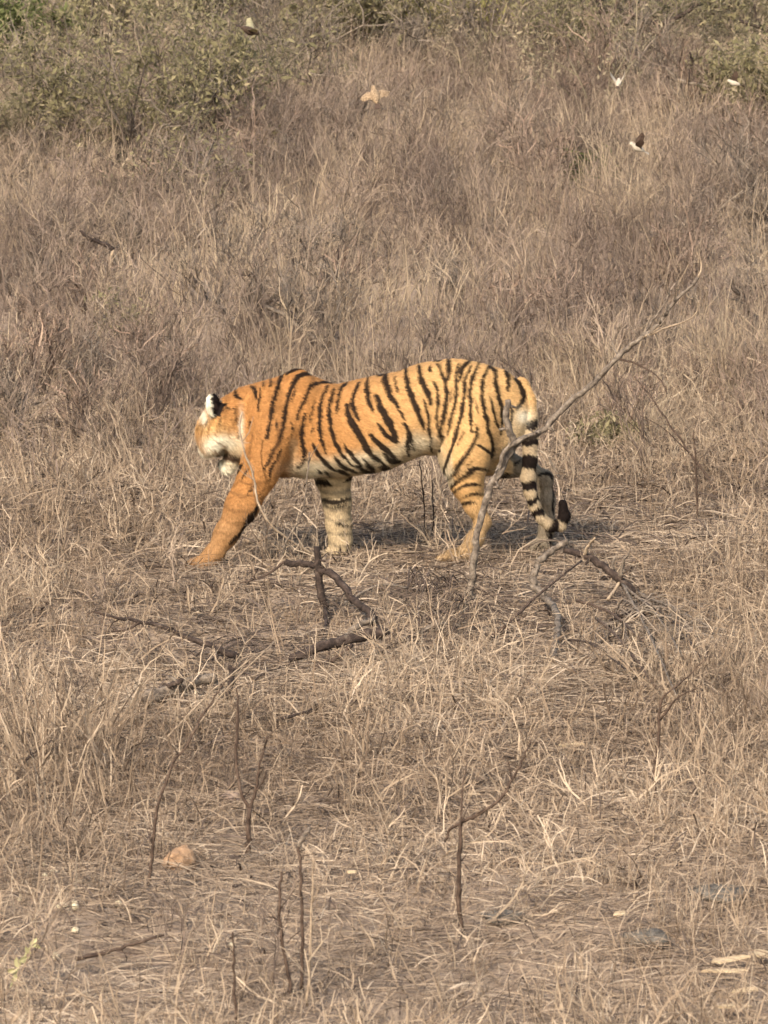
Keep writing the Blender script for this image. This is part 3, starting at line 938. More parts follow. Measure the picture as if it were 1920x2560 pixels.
NEAR += [(Z2(p), w * 0.3376) for p, w in [
    ([(212, 190), (225, 300), (270, 420), (310, 520), (347, 625)], 36), ([(310, 170), (330, 270), (370, 350), (402, 445)], 36),
    ([(198, 585), (237, 650), (237, 700), (215, 760), (225, 825)], 32), ([(160, 485), (208, 555)], 18), ([(345, 415), (380, 530), (386, 650), (391, 800)], 20),
    ([(422, 275), (450, 370), (446, 500), (444, 630)], 20), ([(448, 150), (490, 240), (515, 340), (510, 450), (480, 580), (465, 680), (472, 790)], 26),
    ([(525, 100), (532, 180), (525, 265)], 30), ([(607, 145), (586, 250), (590, 350), (570, 470), (545, 570), (523, 675)], 22), ([(685, 125), (632, 180), (610, 275)], 26),
    ([(692, 165), (655, 260), (645, 380), (630, 500), (600, 620), (570, 730), (530, 850), (496, 940)], 25), ([(755, 140), (712, 240), (690, 330), (695, 450), (695, 560), (703, 650)], 24),
    ([(703, 655), (742, 640), (733, 585)], 14), ([(742, 660), (702, 760), (640, 850), (570, 940), (528, 985)], 28),
    ([(832, 152), (790, 240), (775, 330), (785, 440), (810, 540), (830, 650), (862, 740), (850, 835)], 26), ([(832, 158), (870, 200), (882, 310), (910, 420), (930, 520), (920, 660)], 26),
    ([(838, 395), (870, 520), (903, 630)], 17), ([(745, 745), (810, 780), (855, 822)], 20), ([(555, 1055), (640, 970), (720, 920), (815, 930)], 26), ([(565, 1095), (640, 1050), (720, 1033), (770, 1042)], 20),
    ([(608, 1195), (680, 1165), (745, 1170)], 20), ([(948, 185), (970, 260), (970, 345)], 28), ([(1025, 250), (1080, 340), (1082, 410), (1035, 478)], 32), ([(545, 1040), (605, 975)], 14),
    ([(395, 165), (395, 205)], 18), ([(0, 240), (40, 230), (35, 290)], 16), ([(120, 205), (180, 195)], 16), ([(395, 128), (470, 122)], 14), ([(255, 690), (266, 790)], 14), ([(980, 430), (1000, 520), (985, 640)], 16),
    ([(650, 1280), (720, 1290)], 14), ([(650, 1350), (720, 1360)], 12)]]
NEAR += [(Z1(p), w * 0.3376) for p, w in [([(1330, 900), (1400, 955), (1480, 965)], 34), ([(1500, 905), (1560, 950), (1640, 915)], 34), ([(1180, 925), (1260, 965)], 26), ([(1080, 930), (1120, 975)], 20),
    ([(1600, 850), (1650, 880)], 24), ([(1020, 420), (1000, 500), (985, 580)], 12), ([(880, 330), (850, 420)], 10), ([(620, 330), (612, 420), (600, 500)], 12), ([(745, 560), (735, 640)], 12), ([(1010, 600), (1000, 680)], 10)]]
NEAR += [(Z2(p), w * 0.3376) for p, w in [([(40, 800), (90, 860), (150, 880)], 30), ([(560, 330), (548, 430)], 10), ([(740, 420), (745, 520)], 10), ([(640, 640), (600, 760)], 10), ([(700, 860), (660, 910)], 10), ([(800, 1100), (740, 1110)], 12), ([(640, 1130), (720, 1105), (780, 1110)], 12)]]
FAR = [(Z1(p), w * 0.3376) for p, w in [([(1030, 1010), (1150, 1015), (1300, 990)], 46), ([(1080, 1148), (1180, 1165), (1285, 1140)], 34), ([(1100, 1182), (1170, 1207), (1260, 1180)], 14),
       ([(1185, 1328), (1300, 1342)], 16), ([(1200, 1400), (1290, 1395)], 12), ([(1215, 1500), (1210, 1590)], 20), ([(1270, 1480), (1275, 1590)], 16)]]
FAR += [(Z2(p), w * 0.3376) for p, w in [([(900, 1020), (980, 920), (1060, 860)], 22), ([(940, 860), (1040, 780)], 18), ([(1190, 970), (1270, 955), (1300, 1000)], 20), ([(1310, 1050), (1310, 1250)], 14), ([(1230, 1310), (1320, 1330)], 22), ([(1290, 1390), (1290, 1480)], 22)]]

bw = np.stack([bv[:, 0] * ca - bv[:, 1] * sa + TX0, bv[:, 0] * sa + bv[:, 1] * ca + TY0, bv[:, 2] + TZ0], 1)
vpx, vpy = to_px(bw[:, 0], bw[:, 1], bw[:, 2])
jit = lambda a, b: 1.0 * np.sin(vpx * 0.16 * a + vpy * 0.13 * b) + 0.5 * np.sin(vpx * 0.41 * b - vpy * 0.33 * a + 1.0)
sxp, syp = vpx + jit(1, 1), vpy + jit(0.8, 1.3)

def stripes(lst, sel):
    out = np.zeros(nv)
    I = np.where(sel)[0]
    for pts, w in lst:
        P = smooth_path([(a, b, 0) for a, b in pts], 4)[:, :2] if len(pts) > 2 else np.array(pts)
        P = np.asarray(P)
        lo, hi = P.min(0) - w - 4, P.max(0) + w + 4
        k = I[(sxp[I] > lo[0]) & (sxp[I] < hi[0]) & (syp[I] > lo[1]) & (syp[I] < hi[1])]
        if not len(k): continue
        q = np.stack([sxp[k], syp[k]], 1)
        n = len(P) - 1
        best = np.full(len(k), -1e9)
        for i in range(n):
            a, b = P[i], P[i + 1]
            ab = b - a
            t = np.clip(((q - a) @ ab) / (ab @ ab + 1e-9), 0, 1)
            d = np.linalg.norm(q - a - t[:, None] * ab, axis=1)
            s = (i + t) / n
            hw = 0.5 * w * (0.52 + 0.78 * np.sin(np.pi * np.clip(0.12 + 0.80 * s, 0, 1)))
            best = np.maximum(best, hw - d)
        out[k] = np.maximum(out[k], np.clip(best / 1.6 + 0.5, 0, 1))
    return out

def sstep(a, b, x):
    t = np.clip((x - a) / (b - a), 0, 1)
    return t * t * (3 - 2 * t)

lat = bv[:, 1]
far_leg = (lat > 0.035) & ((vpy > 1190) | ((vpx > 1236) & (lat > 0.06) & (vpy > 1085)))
tail_d = np.full(nv, 9.0); tail_s = np.zeros(nv); arc = 0
for (a, ra), (b, rb) in zip(tailp[:-1], tailp[1:]):
    ab = b - a; L_ = np.linalg.norm(ab)
    t = np.clip(((bv - a) @ ab) / (L_ * L_), 0, 1)
    d = np.linalg.norm(bv - a - t[:, None] * ab, axis=1)
    m = d < tail_d
    tail_d[m] = d[m]; tail_s[m] = (arc + t * L_)[m]
    arc += L_
is_tail = (tail_d < 0.047) & (vpx > 1296) & (vpy > 1015) & (lat < 0.04)

ORANGE = np.array([0.395, 0.186, 0.064]); TAWNY = np.array([0.545, 0.330, 0.145]); CREAM = np.array([0.50, 0.39, 0.25]); WHITE = np.array([0.74, 0.68, 0.54])
BLACK = np.array([0.010, 0.006, 0.005]); LEG_SHADE = np.array([0.17, 0.14, 0.11])
col = np.tile(ORANGE, (nv, 1))
def blend(c, m):
    global col
    m = np.clip(m, 0, 1)[:, None]
    col = col * (1 - m) + c * m
blend(TAWNY, sstep(740, 1180, vpx))
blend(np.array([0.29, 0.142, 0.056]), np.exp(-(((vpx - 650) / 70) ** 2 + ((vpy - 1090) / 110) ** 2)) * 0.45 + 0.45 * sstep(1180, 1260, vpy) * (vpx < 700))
ga0 = lambda cx, cy, rx, ry: np.exp(-(((vpx - cx) / rx) ** 2 + ((vpy - cy) / ry) ** 2))
# belly, throat, inner legs
bel_y = np.interp(vpx, [560, 700, 760, 860, 960, 1000, 1035, 1080, 1110], [1150, 1195, 1172, 1138, 1120, 1105, 1080, 1100, 1140])
blend(CREAM, sstep(bel_y - 24, bel_y + 26, vpy) * (vpx > 715) * (vpx < 1130) * (vpy < 1215) * ~far_leg * 0.95)
blend(WHITE, np.clip(ga0(775, 1172, 45, 20) * 1.2 + ga0(1055, 1118, 34, 22) + ga0(930, 1150, 70, 14) * 0.7, 0, 1) * ~far_leg)
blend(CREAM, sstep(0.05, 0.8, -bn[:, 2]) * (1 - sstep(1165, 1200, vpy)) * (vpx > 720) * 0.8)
blend(CREAM, np.exp(-(((vpx - 1070) / 42) ** 2 + ((vpy - 1135) / 40) ** 2)) * 0.8)
blend(WHITE, np.exp(-(((vpx - 1108) / 14) ** 2 + ((vpy - 1190) / 18) ** 2)) * 0.8)
inner = sstep(-0.115, -0.06, lat) * (lat < 0.11) * sstep(1190, 1230, vpy)
blend(CREAM * 0.7, inner * 0.7)
blend(CREAM, far_leg * 0.85)
blend(LEG_SHADE, (far_leg & (vpx > 1225)) * 0.85)  # shade on the far hind leg, painted into the coat as dark grey
blend(np.array([0.33, 0.225, 0.125]), (~far_leg) * sstep(1230, 1330, vpy) * (0.35 + 0.5 * (vpx > 900)))
blend(CREAM, sstep(1238, 1290, vpx) * sstep(985, 1060, vpy) * 0.75 * ~far_leg)
# head
ga = lambda cx, cy, rx, ry: np.exp(-(((vpx - cx) / rx) ** 2 + ((vpy - cy) / ry) ** 2))
near_h = (vpx < 612) & (lat < 0.30)
blend(np.array([0.55, 0.34, 0.14]), ga(530, 1072, 45, 26) * 0.9 * near_h)
blend(WHITE, np.clip(ga(552, 1108, 38, 21) * 1.5, 0, 1) * near_h)
blend(CREAM, ga(585, 1120, 22, 22) * 0.9 * near_h)
blend(WHITE, np.clip(ga(509, 1044, 8, 16) * 1.2, 0, 1) * near_h)
blend(WHITE, ga(522, 1120, 14, 14) * near_h)
blend(CREAM * 0.6 + WHITE * 0.4, ((vpx < 590) & (vpx > 540) & (vpy > 1150) & (vpy < 1215) & (lat > -0.05)) * 0.95)
blend(WHITE * 0.95, ga(599, 1062, 6, 34) * 0.85 * (lat < 0.05))
# muzzle and face towards the front of the head, wherever it points
rel = bv - HC
hfv, hrv, huv = rel @ hf, rel @ hr, rel @ hu
face = (np.linalg.norm(rel, axis=1) < 0.30) & (hfv > 0.06)
blend(WHITE, face * sstep(0.02, -0.03, huv) * sstep(0.06, 0.12, hfv) * 0.85)
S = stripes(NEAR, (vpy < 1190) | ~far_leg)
S = np.maximum(S, stripes(FAR, far_leg))
S[is_tail] = 0
S = np.maximum(S, ((np.abs(np.mod(hfv, 0.03) - 0.015) < 0.004) & (huv > 0.088) & (np.abs(hrv) < 0.05) & face) * 0.9)
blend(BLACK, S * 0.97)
STREAK = [([(524, 1056), (516, 1088)], 4), ([(560, 1023), (557, 1075)], 5), ([(588, 1012), (590, 1058)], 6), ([(576, 1045), (580, 1070)], 4), ([(552, 1022), (572, 1025)], 5), ([(497, 1062), (512, 1059)], 5),
          ([(540, 1058), (536, 1090)], 4), ([(548, 1060), (547, 1084)], 3), ([(568, 1060), (568, 1090)], 4), ([(505, 1070), (503, 1092)], 4), ([(520, 1118), (548, 1146)], 4), ([(532, 1098), (560, 1118)], 3), ([(540, 1128), (585, 1122)], 3)]
blend(np.array([0.20, 0.095, 0.035]), stripes(STREAK, near_h) * 0.75)
FAINT = [([(572, 1225), (600, 1240), (640, 1236)], 7), ([(560, 1262), (590, 1278), (628, 1272)], 7), ([(552, 1292), (580, 1306), (612, 1304)], 6), ([(540, 1326), (566, 1336), (590, 1332)], 5), ([(598, 1200), (625, 1210), (660, 1200)], 7), ([(630, 1080), (622, 1140), (610, 1180)], 6), ([(700, 1050), (690, 1110), (672, 1160)], 6)]
blend(np.array([0.15, 0.07, 0.028]), stripes(FAINT, ~far_leg) * 0.5)
blend(np.array([0.13, 0.105, 0.075]), stripes([([(800, 1225), (840, 1232), (872, 1222)], 9), ([(806, 1262), (840, 1272), (874, 1262)], 6), ([(814, 1292), (845, 1302), (876, 1294)], 6), ([(820, 1328), (850, 1336), (878, 1330)], 5), ([(822, 1356), (850, 1362), (878, 1358)], 5)], far_leg) * 0.6)
blend(BLACK * 3, np.clip(ga(571, 1141, 24, 9) * 1.8, 0, 1) * 0.92 * near_h * (lat > -0.10))
blend(BLACK, np.clip(ga(543, 1158, 6, 13) * 1.6, 0, 1) * 0.9 * near_h)
# tail rings
blend(np.array([0.37, 0.285, 0.19]), is_tail * sstep(1015, 1060, vpy) * 0.95)
tl = np.interp
cum = np.concatenate([[0], np.cumsum([np.linalg.norm(b[0] - a[0]) for a, b in zip(tailp[:-1], tailp[1:])])])
ys = np.array([a[0][1] for a in TAIL], float)
def s_at(py): return np.interp(py, ys[:10], cum[:10])
ring = np.zeros(nv)
for v0, v1 in [(565, 630), (700, 748), (822, 925), (1010, 1080), (1120, 1168), (1215, 1262)]:
    a, b = s_at(860 + 0.3376 * v0), s_at(860 + 0.3376 * v1)
    e = 0.007 * np.sin(bv[:, 1] * 95 + bv[:, 0] * 70 + v0) + 0.003 * np.sin(bv[:, 0] * 310 + v1)
    ring = np.maximum(ring, sstep(a - 0.005, a + 0.004, tail_s + e) * (1 - sstep(b - 0.004, b + 0.005, tail_s + e)))
ring = np.maximum(ring, sstep(cum[9] - 0.03, cum[9], tail_s) * (1 - sstep(cum[9] + 0.035, cum[9] + 0.045, tail_s)))
ring = np.maximum(ring, sstep(cum[10] + 0.015, cum[10] + 0.03, tail_s))
blend(BLACK, ring * is_tail)
blend(WHITE, np.exp(-(((vpx - 1305) / 16) ** 2 + ((vpy - 1040) / 16) ** 2)) * (lat < 0.02) * 0.9)
# ears: black backs, pale fur on the side turned to the face
for c, ax_, ww, nn in EARS:
    q = bv - c
    u_, w_, n_ = q @ ax_, q @ ww, q @ nn
    ear = (np.abs(u_) < 0.070) & (np.abs(w_) < 0.054) & (np.abs(n_) < 0.032) & (u_ > -0.055)
    blend(BLACK, ear * (n_ < 0.004) * 1.0)
    blend(BLACK * 6, ear * (n_ < 0.004) * np.exp(-((u_ - 0.005) ** 2 + (w_ - 0.01) ** 2) / 0.012 ** 2))
    blend(WHITE, ear * (n_ >= 0.004) * 0.97)
    blend(WHITE, ear * sstep(528, 524, vpx) * (vpy < 1060) * (lat < 0.05) * 0.97)
    blend(BLACK, ear * np.exp(-((vpx - 529) / 3.0) ** 2) * (vpy < 1030) * (lat < 0.05))
# slight mottling of the coat
mot = 1 + 0.07 * np.sin(vpx * 0.11 + vpy * 0.05) * np.sin(vpy * 0.13 - vpx * 0.04) + 0.025 * np.random.default_rng(8).normal(0, 1, nv)
col = np.clip(col * mot[:, None], 0.004, 0.95)

def put_color(me, c):
    a = me.color_attributes.new('coat', 'FLOAT_COLOR', 'POINT')
    a.data.foreach_set('color', np.concatenate([c, np.ones((len(c), 1))], 1).astype(np.float32).ravel())
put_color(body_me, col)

def coat_mat():
    m, nt, out = mat_base('tiger_coat')
    L = nt.links
    a = nt.nodes.new('ShaderNodeAttribute'); a.attribute_name = 'coat'
    tc = nt.nodes.new('ShaderNodeTexCoord')
    mp = nt.nodes.new('ShaderNodeMapping'); mp.inputs['Scale'].default_value = (0.45, 1, 1.0)
    L.new(tc.outputs['Object'], mp.inputs[0])
    nz = noise(nt, 75, 4, mp.outputs[0], 0.75)
    hv = nt.nodes.new('ShaderNodeHueSaturation')
    L.new(a.outputs['Color'], hv.inputs['Color'])
    L.new(math_node(nt, 'ADD', math_node(nt, 'MULTIPLY', nz.outputs['Fac'], 0.9), 0.55), hv.inputs['Value'])
    p = nt.nodes.new('ShaderNodeBsdfPrincipled')
    L.new(hv.outputs[0], p.inputs['Base Color'])
    p.inputs['Roughness'].default_value = 0.7
    p.inputs['Specular IOR Level'].default_value = 0.1
    p.inputs['Sheen Weight'].default_value = 0.0
    bp = nt.nodes.new('ShaderNodeBump'); bp.inputs['Strength'].default_value = 0.5; bp.inputs['Distance'].default_value = 0.012
    L.new(nz.outputs['Fac'], bp.inputs['Height']); L.new(bp.outputs[0], p.inputs['Normal'])
    p.inputs['Sheen Roughness'].default_value = 0.5
    L.new(p.outputs[0], out.inputs[0])
    return m
M['coat'] = coat_mat()
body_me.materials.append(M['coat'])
M['eye'] = solid_mat('amber_eye', [(0.3, (0.35, 0.20, 0.04)), (0.7, (0.5, 0.32, 0.08))], 60, 0.15, 0.0)
M['nose'] = solid_mat('pink_nose', [(0.3, (0.32, 0.13, 0.10)), (0.7, (0.42, 0.19, 0.15))], 40, 0.5, 0.1)
M['whisker'] = solid_mat('white_whisker', [(0.3, (0.75, 0.72, 0.66)), (0.7, (0.85, 0.83, 0.78))], 10, 0.5, 0.0)

tiger = empty('tiger', (TX0, TY0, TZ0), YAW)
tag(tiger, 'orange tiger with black stripes walking through the dry grass, head turned away', 'tiger')
body = link(bpy.data.objects.new('body', body_me)); body.parent = tiger

# short fur standing off the skin
rng = np.random.default_rng(12)
body_me.calc_loop_triangles()
nt_ = len(body_me.loop_triangles)
tri = np.empty(nt_ * 3, np.int32); body_me.loop_triangles.foreach_get('vertices', tri); tri = tri.reshape(-1, 3)
ar = 0.5 * np.linalg.norm(np.cross(bv[tri[:, 1]] - bv[tri[:, 0]], bv[tri[:, 2]] - bv[tri[:, 0]]), axis=1)
NF = 230000
pick = rng.choice(nt_, NF, p=ar / ar.sum())
b1, b2 = rng.uniform(0, 1, NF), rng.uniform(0, 1, NF)
fl = b1 + b2 > 1; b1[fl], b2[fl] = 1 - b1[fl], 1 - b2[fl]
T = tri[pick]
bar = np.stack([1 - b1 - b2, b1, b2], 1)
fp = (bv[T] * bar[:, :, None]).sum(1); fn = (bn[T] * bar[:, :, None]).sum(1); fc = (col[T] * bar[:, :, None]).sum(1)
fn /= np.linalg.norm(fn, axis=1)[:, None]
low = sstep(0.42, 0.30, fp[:, 2])[:, None]
flow = np.array([0.85, 0, -0.5]) * (1 - low) + np.array([0.15, 0, -1.0]) * low + rng.normal(0, 0.18, (NF, 3))
flow -= fn * (flow * fn).sum(1)[:, None]
flow /= np.linalg.norm(flow, axis=1)[:, None] + 1e-9
ln = rng.uniform(0.010, 0.022, NF)
under = (fn[:, 2] < -0.3) & (fp[:, 2] > 0.4)
ln[under] *= 1.7
ruff = np.linalg.norm(fp - HC, axis=1) < 0.2
ln[ruff] *= 1.3
dirn = flow + fn * rng.uniform(0.14, 0.40, NF)[:, None]
dirn /= np.linalg.norm(dirn, axis=1)[:, None]
sd = np.cross(dirn, fn); sd /= np.linalg.norm(sd, axis=1)[:, None] + 1e-9
wd = rng.uniform(0.0012, 0.0022, NF)[:, None]
base = fp - fn * 0.001
fv = np.stack([base - sd * wd, base + sd * wd, base + dirn * ln[:, None]], 1).reshape(-1, 3)
fm = bpy.data.meshes.new('fur')
fm.from_pydata(fv.tolist(), [], np.arange(NF * 3).reshape(-1, 3).tolist())
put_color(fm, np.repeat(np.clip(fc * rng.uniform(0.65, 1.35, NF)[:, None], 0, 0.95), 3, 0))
fm.materials.append(M['coat'])
fur = link(bpy.data.objects.new('fur', fm)); fur.parent = tiger
fur['kind'] = 'stuff'

def uv_ball(mb, c, r, axes=None, n=8, m_=12):
    axes = np.eye(3) if axes is None else np.asarray(axes)
    r = np.ones(3) * r
    vs, fs = [], []
    for i in range(n + 1):
        th = math.pi * i / n
        for j in range(m_):
            ph = 2 * math.pi * j / m_
            q = np.array([math.sin(th) * math.cos(ph), math.sin(th) * math.sin(ph), math.cos(th)]) * r
            vs.append(np.asarray(c) + q @ axes)
    for i in range(n):
        for j in range(m_):
            fs.append((i * m_ + j, (i + 1) * m_ + j, (i + 1) * m_ + (j + 1) % m_, i * m_ + (j + 1) % m_))
    mb.add(vs, fs)
for s in (-1, 1):
    mb = MB(); uv_ball(mb, hp(0.158, s * 0.052, 0.036), 0.019); mb.build('eye', M['eye'], tiger, True)
mb = MB(); uv_ball(mb, hp(0.252, 0, 0.0), (0.014, 0.026, 0.018), HM); mb.build('nose', M['nose'], tiger, True)
# ------------------------------------------------------------------ dead saplings, branches and twigs
LIFT = {'fallen_log': 0.42, 'long_bare_branch': 0.35, 'arched_branch': 0.30, 'rotten_log': 0.40, 'forked_dead_branch': 0.25, 'dark_wood_knot': 0.3, 'dark_twig': 0.4, 'curved_stub': 0.3, 'curved_pale_twig': 0.0, 'lying_stick': 0.35, 'overhanging_limb': 1.6, 'drooping_limb': 1.4, 'tangled_deadwood': 0.9, 'pale_bent_stick': 0.6, 'fallen_bough': 0.9, 'crooked_snag': 0.3, 'pale_snag': 0.3, 'forked_dead_sapling': 0.25, 'straight_stem': 0.25, 'slanted_dead_stick': 0.5, 'small_dark_sapling': 0.2}
FAT = {'fallen_log': 1.25, 'long_bare_branch': 1.15, 'arched_branch': 1.15, 'forked_dead_branch': 1.1, 'leaning_sapling': 0.85, 'overhanging_limb': 1.5, 'drooping_limb': 1.5, 'tangled_deadwood': 1.5, 'fallen_bough': 1.4, 'crooked_snag': 1.6, 'pale_snag': 1.5, 'slanted_dead_stick': 1.6, 'forked_dead_sapling': 1.7, 'straight_stem': 1.6, 'rotten_log': 1.2}
def branch_thing(name, label, cat, base, parts, mat, rng_seed=1, group=None):
    """base: the photo's pixel where it meets the ground; parts: (part name, [(px, py, depth offset)], r0, r1, material or None)
       radii are given in metres, the first part is the main stem"""
    rng = np.random.default_rng(rng_seed)
    gp = ground(*base)
    e = empty(name, gp)
    tag(e, label, cat, group)
    for pn, pts, r0, r1, m in parts:
        P = [at(a, b, gp[1] - LIFT.get(name, 0.06) + d) if d is not None else ground(a, b, 0.13) for a, b, d in pts]
        for i_, (a, b, _) in enumerate(pts):           # nothing but the root lies below the soil
            if P[i_][2] < terr(P[i_][0], P[i_][1]) + 0.015 and not (i_ == 0 and pn in ('stem', 'trunk', 'stub')):
                P[i_] = ground(a, b, 0.02 + r0)
        Q = smooth_path(P, 5)
        ln = np.linalg.norm(np.diff(Q, axis=0), axis=1).sum()
        jt = rng.normal(0, min(0.0035, r0 * 0.28), Q.shape); jt[0] = jt[-1] = 0
        mb = MB()
        fat = FAT.get(name, 1.0)
        mb.tube(Q + jt, r0 * fat, r1 * fat, 8, 0.5, rng, 0.16)
        if r0 > 0.011:                                   # knots and broken stubs on the thicker wood
            for k in range(4):
                i = rng.integers(1, len(Q) - 1)
                d = rng.normal(0, 1, 3); d /= np.linalg.norm(d)
                mb.tube([Q[i], Q[i] + d * r0 * 1.3, Q[i] + d * r0 * 2.2], r0 * 0.45, r0 * 0.22, 5)
        if r0 > 0.004 and ln > 0.2:                      # fine dead side twigs
            for k in range(int(2 + ln * 5)):
                i = rng.integers(2, len(Q) - 1)
                t = Q[i] - Q[i - 1]; t /= np.linalg.norm(t) + 1e-9
                d = t * 0.8 + rng.normal(0, 0.55, 3); d /= np.linalg.norm(d)
                l_ = rng.uniform(0.03, 0.13)
                mb.tube([Q[i], Q[i] + d * l_ * 0.5 + rng.normal(0, 0.006, 3), Q[i] + d * l_ + rng.normal(0, 0.012, 3)], min(0.0035, r0 * 0.35), 0.001, 4)
        mb.build(pn, m or mat, e, True, rel=gp)
    return e

B = branch_thing
B('leaning_sapling', 'tall grey dead sapling leaning right across the tiger\'s hindquarters', 'sapling', (1172, 1520), [
    ('trunk', [(1172, 1530, 0), (1176, 1470, 0), (1188, 1390, 0), (1204, 1290, .02), (1238, 1200, .04), (1288, 1112, .06), (1352, 1078, .08), (1420, 1010, .1), (1500, 940, .12)], 0.022, 0.0165, None),
    ('limb', [(1500, 940, .12), (1560, 880, .14), (1600, 846, .15), (1650, 810, .16), (1680, 762, .17), (1746, 694, .18)], 0.0165, 0.009, None),
    ('branch', [(1290, 1118, .06), (1268, 1060, .04), (1270, 1000, .03)], 0.021, 0.018, None),
    ('branch', [(1240, 1200, .04), (1262, 1130, .02), (1310, 1095, .03), (1350, 1080, .06)], 0.014, 0.012, None),
    ('twig', [(1596, 850, .15), (1656, 822, .12), (1706, 806, .1), (1742, 782, .08), (1748, 750, .08)], 0.0065, 0.003, M['bark_pale']),
    ('twig', [(1604, 840, .15), (1640, 790, .2), (1668, 745, .22), (1678, 700, .24)], 0.006, 0.003, None),
    ('twig', [(1746, 694, .18), (1754, 660, .2), (1742, 630, .2)], 0.006, 0.003, M['bark_pale']),
    ('twig', [(1548, 898, .13), (1600, 912, .1), (1648, 946, .05), (1668, 985, 0)], 0.006, 0.003, M['bark_brown']),
    ('twig', [(1548, 898, .13), (1536, 870, .2), (1526, 842, .25)], 0.005, 0.002, None),
    ('twig', [(1686, 755, .17), (1690, 720, .1), (1698, 700, .08)], 0.005, 0.002, None)], M['bark'], 3)
B('arched_branch', 'grey dead branch arching over the grass behind the leaning sapling\'s foot', 'branch', (1602, 1500), [
    ('limb', [(1612, 1510, 0), (1585, 1478, 0), (1554, 1452, 0), (1517, 1420, .03), (1464, 1390, .08), (1411, 1376, .12)], 0.021, 0.013, M['bark_dark']),
    ('limb', [(1420, 1352, .12), (1380, 1378, .1), (1348, 1404, .06), (1334, 1440, .02), (1330, 1462, 0)], 0.013, 0.016, None),
    ('limb', [(1330, 1462, 0), (1356, 1490, -.08), (1382, 1515, -.4), (1396, 1560, -.85), (1392, 1600, -1.2), (1380, 1640, -1.5)], 0.015, 0.012, None),
    ('twig', [(1380, 1640, -1.5), (1410, 1672, -1.75), (1470, 1682, -1.85), (1530, 1672, -1.85), (1572, 1676, -1.85)], 0.007, 0.004, M['bark_pale']),
    ('twig', [(1398, 1565, -.88), (1420, 1605, -1.25), (1462, 1636, -1.5)], 0.006, 0.003, M['bark_pale']),
    ('twig', [(1460, 1388, .08), (1472, 1362, .04), (1488, 1344, 0)], 0.008, 0.004, M['bark_pale']),
    ('twig', [(1548, 1448, 0), (1556, 1412, -.03), (1576, 1374, -.05)], 0.009, 0.004, None),
    ('twig', [(1530, 1425, .02), (1534, 1402, .02), (1540, 1390, .02)], 0.006, 0.003, None),
    ('twig', [(1520, 1500, -.1), (1540, 1470, -.03), (1552, 1450, 0)], 0.008, 0.006, M['bark_pale']),
    ('twig', [(1554, 1457, 0), (1600, 1540, None), (1648, 1640, None), (1690, 1738, None)], 0.006, 0.003, None),
    ('twig', [(1560, 1462, 0), (1640, 1536, None), (1706, 1640, None)], 0.006, 0.003, None),
    ('twig', [(1490, 1545, None), (1560, 1610, None), (1640, 1716, None)], 0.006, 0.003, M['bark_brown']),
    ('twig', [(1440, 1500, None), (1530, 1534, None), (1612, 1606, None)], 0.007, 0.003, M['bark_brown']),
    ('twig', [(1590, 1480, 0), (1680, 1520, None), (1780, 1570, None)], 0.007, 0.003, None),
    ('twig', [(1600, 1500, 0), (1690, 1560, None), (1750, 1640, None)], 0.006, 0.003, M['bark_dark']),
    ('twig', [(1420, 1600, None), (1480, 1610, None), (1560, 1670, None)], 0.005, 0.003, M['bark_dark'])], M['bark'], 5)
B('diagonal_twig', 'long straight brown twig slanting through the arched grey branch', 'twig', (1226, 1598), [
    ('stem', [(1222, 1600, 0), (1290, 1540, .1), (1358, 1478, .35), (1454, 1402, .7)], 0.008, 0.0045, None)], M['bark_brown'], 6)
B('curved_stub', 'dark curved stub of wood lying under the arched branch', 'branch', (1530, 1560), [
    ('limb', [(1522, 1566, 0), (1536, 1546, .03), (1566, 1532, .06), (1612, 1538, .08)], 0.012, 0.007, None)], M['bark_dark'], 7)
B('lone_straw', 'pale straight straw slanting below the arched branch', 'straw', (1620, 1726), [
    ('stem', [(1622, 1728, 0), (1560, 1650, .1), (1478, 1572, .2)], 0.0045, 0.003, None)], M['bark_pale'], 8)
B('forked_dead_branch', 'dark broken branch with an upright stub in front of the standing foreleg', 'branch', (806, 1512), [
    ('stub', [(812, 1520, 0), (800, 1470, 0), (796, 1420, 0), (793, 1366, 0)], 0.019, 0.014, None),
    ('limb', [(712, 1404, .05), (760, 1408, .03), (800, 1420, 0), (840, 1446, -.06), (884, 1498, -.15), (924, 1530, -.25), (934, 1556, -.3)], 0.014, 0.017, None),
    ('limb', [(812, 1520, 0), (816, 1550, -.1), (812, 1575, -.2)], 0.011, 0.006, None),
    ('twig', [(712, 1404, .05), (660, 1440, 0), (600, 1458, -.05)], 0.006, 0.003, M['bark_brown']),
    ('twig', [(884, 1498, -.15), (910, 1478, -.1), (960, 1462, -.05), (1020, 1470, 0)], 0.007, 0.004, M['bark'])], M['bark_dark'], 9)
B('curved_pale_twig', 'thin pale twig curving across the tiger\'s reaching foreleg', 'twig', (800, 1400), [
    ('stem', [(806, 1398, -.45), (770, 1376, -.5), (720, 1348, -.55), (672, 1306, -.6), (644, 1250, -.6), (634, 1190, -.6), (612, 1130, -.6), (598, 1070, -.58), (606, 1030, -.56)], 0.0075, 0.004, None)], M['bark_pale'], 10)
B('upright_bent_twig', 'thin grey twig bending upward between the tiger\'s forelegs', 'twig', (690, 1440), [
    ('stem', [(682, 1452, 0), (704, 1390, -.02), (722, 1342, -.04), (748, 1300, -.06), (762, 1250, -.08), (770, 1170, -.08), (774, 1130, -.08)], 0.0065, 0.003, None)], M['bark'], 11)
